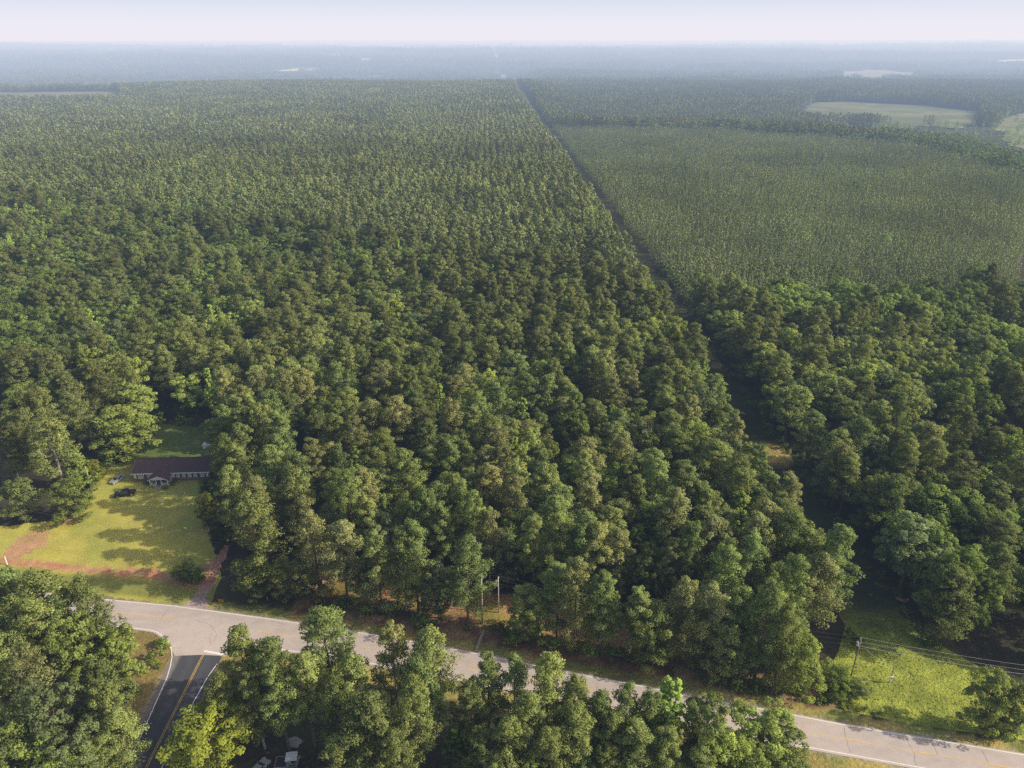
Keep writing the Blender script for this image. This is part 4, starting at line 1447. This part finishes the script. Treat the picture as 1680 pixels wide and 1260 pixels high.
for x_ in (px0 + 1.0, px1 - 1.6):
    w = MB().box(x_ - .08, x_ + 1.0, -.07, .01, 1.3, 2.3).build('window', M['white'], house)
    MB().box(x_, x_ + .92, -.075, -.02, 1.38, 2.22).build('pane', M['glass'], w)
for x_, w_ in ((4.3, 1.0), (12.3, 1.1), (pm + 2.2, .9)):
    q = ground(0, 0)
    X_, Y_ = hx + x_, hy - (1.4 if x_ != pm + 2.2 else pd + .9) + x_ * .052
    tree('shrub', X_, Y_, 1.2 * w_, 2.2 * w_, 0, {4.3: 'clipped dark bush left of the white porch', 12.3: 'clipped dark bush right of the white porch'}.get(x_, 'clipped dark bush in front of the porch rail'))


# ------------------------------------------------------------------ vehicles (front towards -x, ground at z = 0)
def wheels(root, xs, half, rad, rim='chrome'):
    for x_ in xs:
        for s_ in (-1, 1):
            y0, y1 = (s_ * half, s_ * (half - .24))
            w = MB().tube([(x_, y0, rad), (x_, y1, rad)], rad, 18).build('wheel', M['rubber'], root, True)
            MB().tube([(x_, y0 + s_ * .015, rad), (x_, y0 - s_ * .05, rad)], rad * .62, 14).build('rim', M[rim], w)


def side_pair(root, name, outline, half, mat, thick=.03, inset=0.0):
    for s_ in (-1, 1):
        y0 = s_ * (half - inset)
        MB().prism(outline, 'y', y0 - s_ * .01, y0 + s_ * thick).build(name, mat, root)


def pickup(label, x, y, rz):
    t_ = thing('pickup_truck', label, 'pickup truck', (x, y, 0.03), rz)
    b = MB().prism([(-2.9, .45), (-2.92, .95), (-2.75, 1.10), (-1.55, 1.20), (2.75, 1.22), (2.85, .55), (2.3, .42), (-2.4, .40)], 'y', -.97, .97)
    b.bevel(.07).build('body', M['black_paint'], t_, False)
    MB().prism([(-1.62, 1.20), (-.75, 1.84), (.92, 1.86), (1.22, 1.22)], 'y', -.84, .84).bevel(.06).build('cab', M['black_paint'], t_)
    MB().quad((-1.59, -.74, 1.245), (-1.59, .74, 1.245), (-.83, .68, 1.805), (-.83, -.68, 1.805)).build('windshield', M['chrome'], t_)
    side_pair(t_, 'side_window', [(-1.22, 1.26), (-.68, 1.74), (-.02, 1.75), (-.02, 1.26)], .845, M['glass'])
    side_pair(t_, 'side_window', [(.05, 1.26), (.05, 1.75), (.80, 1.75), (1.02, 1.26)], .845, M['glass'])
    side_pair(t_, 'window_trim', [(-1.3, 1.215), (1.1, 1.215), (1.1, 1.25), (-1.3, 1.25)], .86, M['chrome'])
    side_pair(t_, 'roof_rail', [(-.8, 1.86), (.95, 1.88), (.95, 1.93), (-.8, 1.91)], .72, M['chrome'])
    MB().box(1.35, 2.72, -.80, .80, 1.215, 1.245).build('bed_cover', M['dark_metal'], t_)
    MB().box(-2.99, -2.86, -.95, .95, .46, .66).build('front_bumper', M['chrome'], t_)
    MB().box(2.82, 2.96, -.93, .93, .50, .68).build('rear_bumper', M['chrome'], t_)
    for s_ in (-1, 1):
        MB().box(-2.95, -2.80, s_ * .78 - .15, s_ * .78 + .15, .82, .98).build('headlight', M['lamp'], t_)
        MB().box(2.76, 2.88, s_ * .86 - .08, s_ * .86 + .08, .80, 1.12).build('tail_light', M['red_lamp'], t_)
        MB().box(-1.12, -.95, s_ * 1.05 - .1, s_ * 1.05 + .1, 1.22, 1.40).build('mirror', M['black_paint'], t_)
    wheels(t_, (-1.95, 1.85), 1.0, .42)
    return t_


def sedan(label, x, y, rz, z=0.03):
    t_ = thing('parked_car', label, 'car', (x, y, z), rz)
    MB().prism([(-2.3, .35), (-2.33, .62), (-2.1, .82), (-1.05, .95), (1.6, .97), (2.25, .90), (2.3, .40), (1.9, .28), (-1.9, .28)], 'y', -.88, .88).bevel(.09).build('body', M['silver_paint'], t_)
    MB().prism([(-1.15, .94), (-.35, 1.42), (.85, 1.43), (1.65, .97)], 'y', -.72, .72).bevel(.07).build('cabin', M['silver_paint'], t_)
    MB().quad((-1.12, -.64, .975), (-1.12, .64, .975), (-.42, .58, 1.40), (-.42, -.58, 1.40)).build('windshield', M['glass'], t_)
    MB().quad((1.63, .64, 1.0), (1.63, -.64, 1.0), (.93, -.58, 1.41), (.93, .58, 1.41)).build('rear_window', M['glass'], t_)
    side_pair(t_, 'side_window', [(-.85, .99), (-.30, 1.36), (.22, 1.37), (.22, .99)], .725, M['glass'])
    side_pair(t_, 'side_window', [(.28, .99), (.28, 1.37), (.80, 1.36), (1.3, .99)], .725, M['glass'])
    for s_ in (-1, 1):
        MB().box(-2.30, -2.12, s_ * .62 - .17, s_ * .62 + .17, .62, .76).build('headlight', M['lamp'], t_)
        MB().box(2.20, 2.32, s_ * .68 - .12, s_ * .68 + .12, .68, .84).build('tail_light', M['red_lamp'], t_)
        MB().box(-.95, -.82, s_ * .94 - .08, s_ * .94 + .08, .96, 1.08).build('mirror', M['silver_paint'], t_)
    wheels(t_, (-1.4, 1.35), .90, .33)
    return t_


tx, ty = ground(206, 813)
pickup('black pickup truck with chrome trim parked on the lawn in front of the house', tx, ty, R(17))
tx, ty = ground(206, 786)
sedan('silver car parked in the shade at the left end of the brick house', tx - 1.8, ty - 1.0, R(70))
tx, ty = ground(428, 1258)
sedan('silver car parked under the trees at the bottom beside the side road grove', tx, ty - 1, R(-115))
tx, ty = ground(1660, 760)
sedan('pale car parked in the small yard at the right edge of the wood', tx, ty, R(25))

# white trailer behind the house
tx, ty = ground(336, 748)
tr_ = thing('box_trailer', 'small white box trailer parked behind the right end of the brick house', 'trailer', (tx, ty + 4.5, 0), R(5))
MB().box(-1.9, 1.9, -1.1, 1.1, .55, 2.1).bevel(.1).build('body', M['white'], tr_)
MB().box(-2.9, -1.9, -.06, .06, .5, .6).build('drawbar', M['dark_metal'], tr_)
MB().box(1.90, 1.94, -.9, .9, .65, 2.0).build('door', M['siding'], tr_)
wheels(tr_, (.3,), 1.15, .34)

# yard at the bottom: flat trailer, covered cart, tarp heap
tx, ty = ground(472, 1256)
fl = thing('flat_trailer', 'dark open utility trailer with pale rails under the trees at the bottom', 'trailer', (tx, ty, 0), R(3))
MB().box(-2.1, 2.0, -1.1, 1.1, .5, .62).build('deck', M['dark_metal'], fl)
for s_ in (-1.1, 1.1):
    q = MB().tube([(-2.1, s_, 1.05), (2.0, s_, 1.05)], .035, 6)
    for x_ in (-2.1, -1.0, 0, 1.0, 2.0):
        q.tube([(x_, s_, .6), (x_, s_, 1.05)], .03, 6)
    q.build('side_rail', M['pole_pale'], fl)
for x_ in (-2.1, 2.0):
    MB().tube([(x_, -1.1, .7), (x_, -1.1, 1.02), (x_, 1.1, 1.02), (x_, 1.1, .7)], .035, 6).build('end_rail', M['pole_pale'], fl)
MB().tube([(-2.1, 0, .5), (-3.2, 0, .5)], .06, 6).build('drawbar', M['dark_metal'], fl)
wheels(fl, (.2,), 1.28, .33, 'steel')
ct = thing('utility_cart', 'small utility cart with flat white roof standing on the dark open trailer', 'cart', (tx + .95, ty + .05, .62), R(8))
MB().prism([(-1.05, .25), (-1.0, .62), (-.4, .75), (.1, .42), (1.0, .62), (1.05, .25)], 'y', -.6, .6).bevel(.05).build('body', M['silver_paint'], ct)
MB().box(-.15, .45, -.52, .52, .42, .58).box(.38, .5, -.52, .52, .58, 1.0).build('seat', M['dark_metal'], ct)
MB().prism([(-1.05, 1.72), (.0, 1.80), (1.05, 1.72), (1.05, 1.78), (.0, 1.87), (-1.05, 1.78)], 'y', -.95, .95).bevel(.02).build('canopy', M['white'], ct)
for x_, z_ in ((-.72, .66), (.82, .56)):
    for s_ in (-.55, .55):
        MB().tube([(x_, s_, z_), (x_ * .98, s_, 1.76)], .03, 6).build('canopy_post', M['dark_metal'], ct)
wheels(ct, (-.72, .70), .66, .26, 'steel')
tx, ty = ground(483, 1219)
tp = thing('tarp_heap', 'crumpled grey tarp over a round heap beside the white roofed cart', 'tarp', (tx, ty, 0))
me_b = bmesh.new()
bmesh.ops.create_icosphere(me_b, subdivisions=4, radius=1.0)
for v in me_b.verts:
    p = v.co
    n_ = float(fnoise(p.x * 2 + 7, p.y * 2 + p.z * 1.7 + 3, 5)) - .5
    az = math.atan2(p.y, p.x)
    k_ = 1 + .10 * math.sin(5 * az) * (1 - abs(p.z)) + .35 * n_
    v.co = Vector((p.x * 1.35 * k_, p.y * 1.15 * k_, max(0, p.z) ** .6 * .95 * k_ + (0.03 if p.z > 0 else 0)))
q = MB()
q.b.free()
q.b = me_b
q.build('cover', M['tarp'], tp, True)
for az in (.3, 1.6, 2.9, 4.4):
    MB().tube([(1.1 * math.cos(az), 1.0 * math.sin(az), .3), (1.75 * math.cos(az), 1.55 * math.sin(az), .02)], .03, 5).build('guy_rope', M['pole_pale'], tp)


# ------------------------------------------------------------------ poles and wires
def utility_pole(label, x, y, h, mat='pole_wood', arm=True, can=False, rz=0.0, r0=.15, low_arm=False):
    t_ = thing('utility_pole', label, 'utility pole', (x, y, 0), rz)
    MB().tube([(0, 0, -.2), (0, 0, h * .5), (0, 0, h)], [r0, r0 * .85, r0 * .7], 10).build('pole', M[mat], t_, True)
    if arm:
        a = MB().box(-.06, .06, -.75, .75, h - .55, h - .42).build('crossarm', M[mat], t_)
        for y_ in (-.65, .65):
            MB().tube([(0, y_, h - .42), (0, y_, h - .22)], [.05, .03], 8).build('insulator', M['lamp'], a)
        MB().tube([(0, 0, h), (0, 0, h + .22)], [.05, .03], 8).build('insulator', M['lamp'], t_)
    if can:
        c = MB().tube([(-.42, 0, h - 1.9), (-.42, 0, h - .95)], .26, 14).build('transformer', M['steel'], t_)
        MB().tube([(-.42, 0, h - .95), (-.42, 0, h - .70)], [.06, .04], 8).build('bushing', M['lamp'], c)
    if low_arm:
        MB().box(0, 1.6, -.05, .05, h - 2.6, h - 2.5).build('service_arm', M[mat], t_)
    return t_


A = R(-12)
xA, yA = ground(1394, 1117)
utility_pole('brown utility pole with crossarm and grey transformer left of the sunlit clearing', xA, yA, 11.6, can=True, rz=A, low_arm=True)
xB, yB = ground(818, 1005)
utility_pole('utility pole with a pale transformer in the gap between the front trees', xB, yB, 10.4, mat='pole_pale', can=True, rz=A)
xC, yC = ground(791.5, 1024)
utility_pole('tall plain grey pole at the bank left of the transformer pole', xC, yC, 14.5, mat='pole_pale', arm=False, r0=.2)
xD, yD = -158.0, 166.0
utility_pole('utility pole among the trees at the left end of the lawn', xD, yD, 10.5, rz=A)
xE, yE = -47.0, 139.5
utility_pole('utility pole half hidden by trees right of the big lone pine', xE, yE, 10.0, rz=A)
xF, yF = 128.0, 98.0
utility_pole('utility pole beyond the right end of the sunlit clearing', xF, yF, 11.0, rz=A)
xG, yG = ground(151, 803)
utility_pole('pale leaning pole at the left edge of the lawn', xG, yG, 8.0, mat='pole_pale', arm=False, r0=.14)
xH, yH = ground(755, 1167)
utility_pole('dark bare pole on the near verge between the two groves', xH, yH, 5.2, mat='dark_metal', arm=False, r0=.12)
xI, yI = ground(1459, 1120)
mp = thing('meter_pole', 'short pole with a white meter box in the sunlit clearing', 'meter pole', (xI, yI, 0))
MB().tube([(0, 0, 0), (0, 0, 4.7)], [.10, .08], 8).build('pole', M['pole_pale'], mp)
bx = MB().box(-.32, .32, -.32, -.11, 1.15, 1.95).bevel(.03).build('meter_box', M['white'], mp)
MB().tube([(0, -.32, 1.6), (0, -.40, 1.6)], .14, 12).build('meter', M['glass'], bx)
MB().tube([(0, -.12, 1.95), (0, -.13, 4.5)], .03, 6).build('conduit', M['steel'], mp)
xJ, yJ = ground(12, 926)
wp = thing('white_post', 'stout white post at the left end of the red clay ditch', 'post', (xJ, yJ, 0))
MB().tube([(0, 0, 0), (0, 0, 2.4), (0, 0, 2.5)], [.13, .12, .05], 10).build('post', M['white'], wp)
for lab, q in (('thin white marker post at the edge of the driveway', (319, 959)), ('white marker post on the dirt patch right of the big lone pine', (491, 942)),
               ('small white marker stake on the shaded verge below the dirt patch', (439, 985)), ('white marker stake under the trees right of the dirt patch', (480, 978))):
    x_, y_ = ground(*q)
    mk = thing('marker_post', lab, 'marker post', (x_, y_, 0), group=None)
    hh = 1.5 if '942' in str(q) else 1.0
    MB().tube([(0, 0, 0), (0, 0, hh)], .055, 6).build('stake', M['white'], mk)
    MB().box(-.07, .07, -.07, .07, hh, hh + .14).build('cap', M['white'], mk)
x_, y_ = ground(363.5, 989)
sg = thing('yard_sign', 'small orange board with dark blocks on two stakes by the main road', 'sign', (x_, y_, 0), R(-4))
bd = MB().box(-.68, .68, -.02, .02, .30, 1.0).build('board', M['orange'], sg)
q = MB()
for a, b_ in ((-.44, -.14), (-.04, .18), (.28, .50)):
    q.box(a, b_, -.026, -.021, .46, .60).box(a, b_, -.026, -.021, .68, .84)
q.build('marking', M['dark_metal'], bd)
for s_ in (-.45, .45):
    MB().tube([(s_, .03, 0), (s_, .03, .9)], .02, 6).build('stake', M['steel'], sg)
# drainage flume down the bank
fa, fb = ground(797, 1026), ground(780, 1070)
d_ = Vector((fb[0] - fa[0], fb[1] - fa[1], 0))
L = d_.length
fl_ = thing('drain_flume', 'narrow pale concrete flume running down the bank from the tall grey pole to the road', 'flume', (fa[0], fa[1], 0.06), math.atan2(d_.y, d_.x))
MB().box(0, L, -.22, .22, -.04, .05).build('channel', M['concrete'], fl_)
for s_ in (-.28, .22):
    MB().box(0, L, s_, s_ + .06, -.04, .13).build('kerb', M['concrete'], fl_)


def wire(a, b, sag, label, group, r_=.022, mat='wire'):
    a, b = Vector(a), Vector(b)
    pts = [a.lerp(b, i / 24) - Vector((0, 0, sag * 4 * (i / 24) * (1 - i / 24))) for i in range(25)]
    o = MB().tube(pts, r_, 5).build('power_line', M[mat])
    return tag(o, label, 'power line', group)


def top(x, y, h, k):
    c, s = math.cos(A), math.sin(A)
    return (x - s * k, y + c * k, h)


for (p, hp, q, hq, lab) in (((xA, yA), 11.6, (xF, yF), 11.0, 'running right from the transformer pole over the sunlit clearing'), ((xB, yB), 10.4, (xA, yA), 11.6, 'between the two transformer poles behind the front trees'),
                            ((xE, yE), 10.0, (xB, yB), 10.4, 'left of the pale transformer pole among the front trees'), ((xD, yD), 10.5, (xE, yE), 10.0, 'crossing above the house lawn')):
    for k_, dz, nm in ((-.65, -.22, 'near upper'), (.65, -.22, 'far upper'), (0, -1.9, 'lower')):
        wire(top(*p, hp + dz, k_), top(*q, hq + dz, k_), 1.2, f'{nm} wire {lab}', None, (.028 if nm == 'lower' else .018) if q[0] > 100 else .012, 'wire' if q[0] > 100 else 'old_wire')
ca, sa = math.cos(A), math.sin(A)
wire((xA + 1.6 * ca, yA + 1.6 * sa, 9.05), (xI, yI, 4.6), .7, 'short sagging wire from the transformer pole to the meter pole', None, .02)
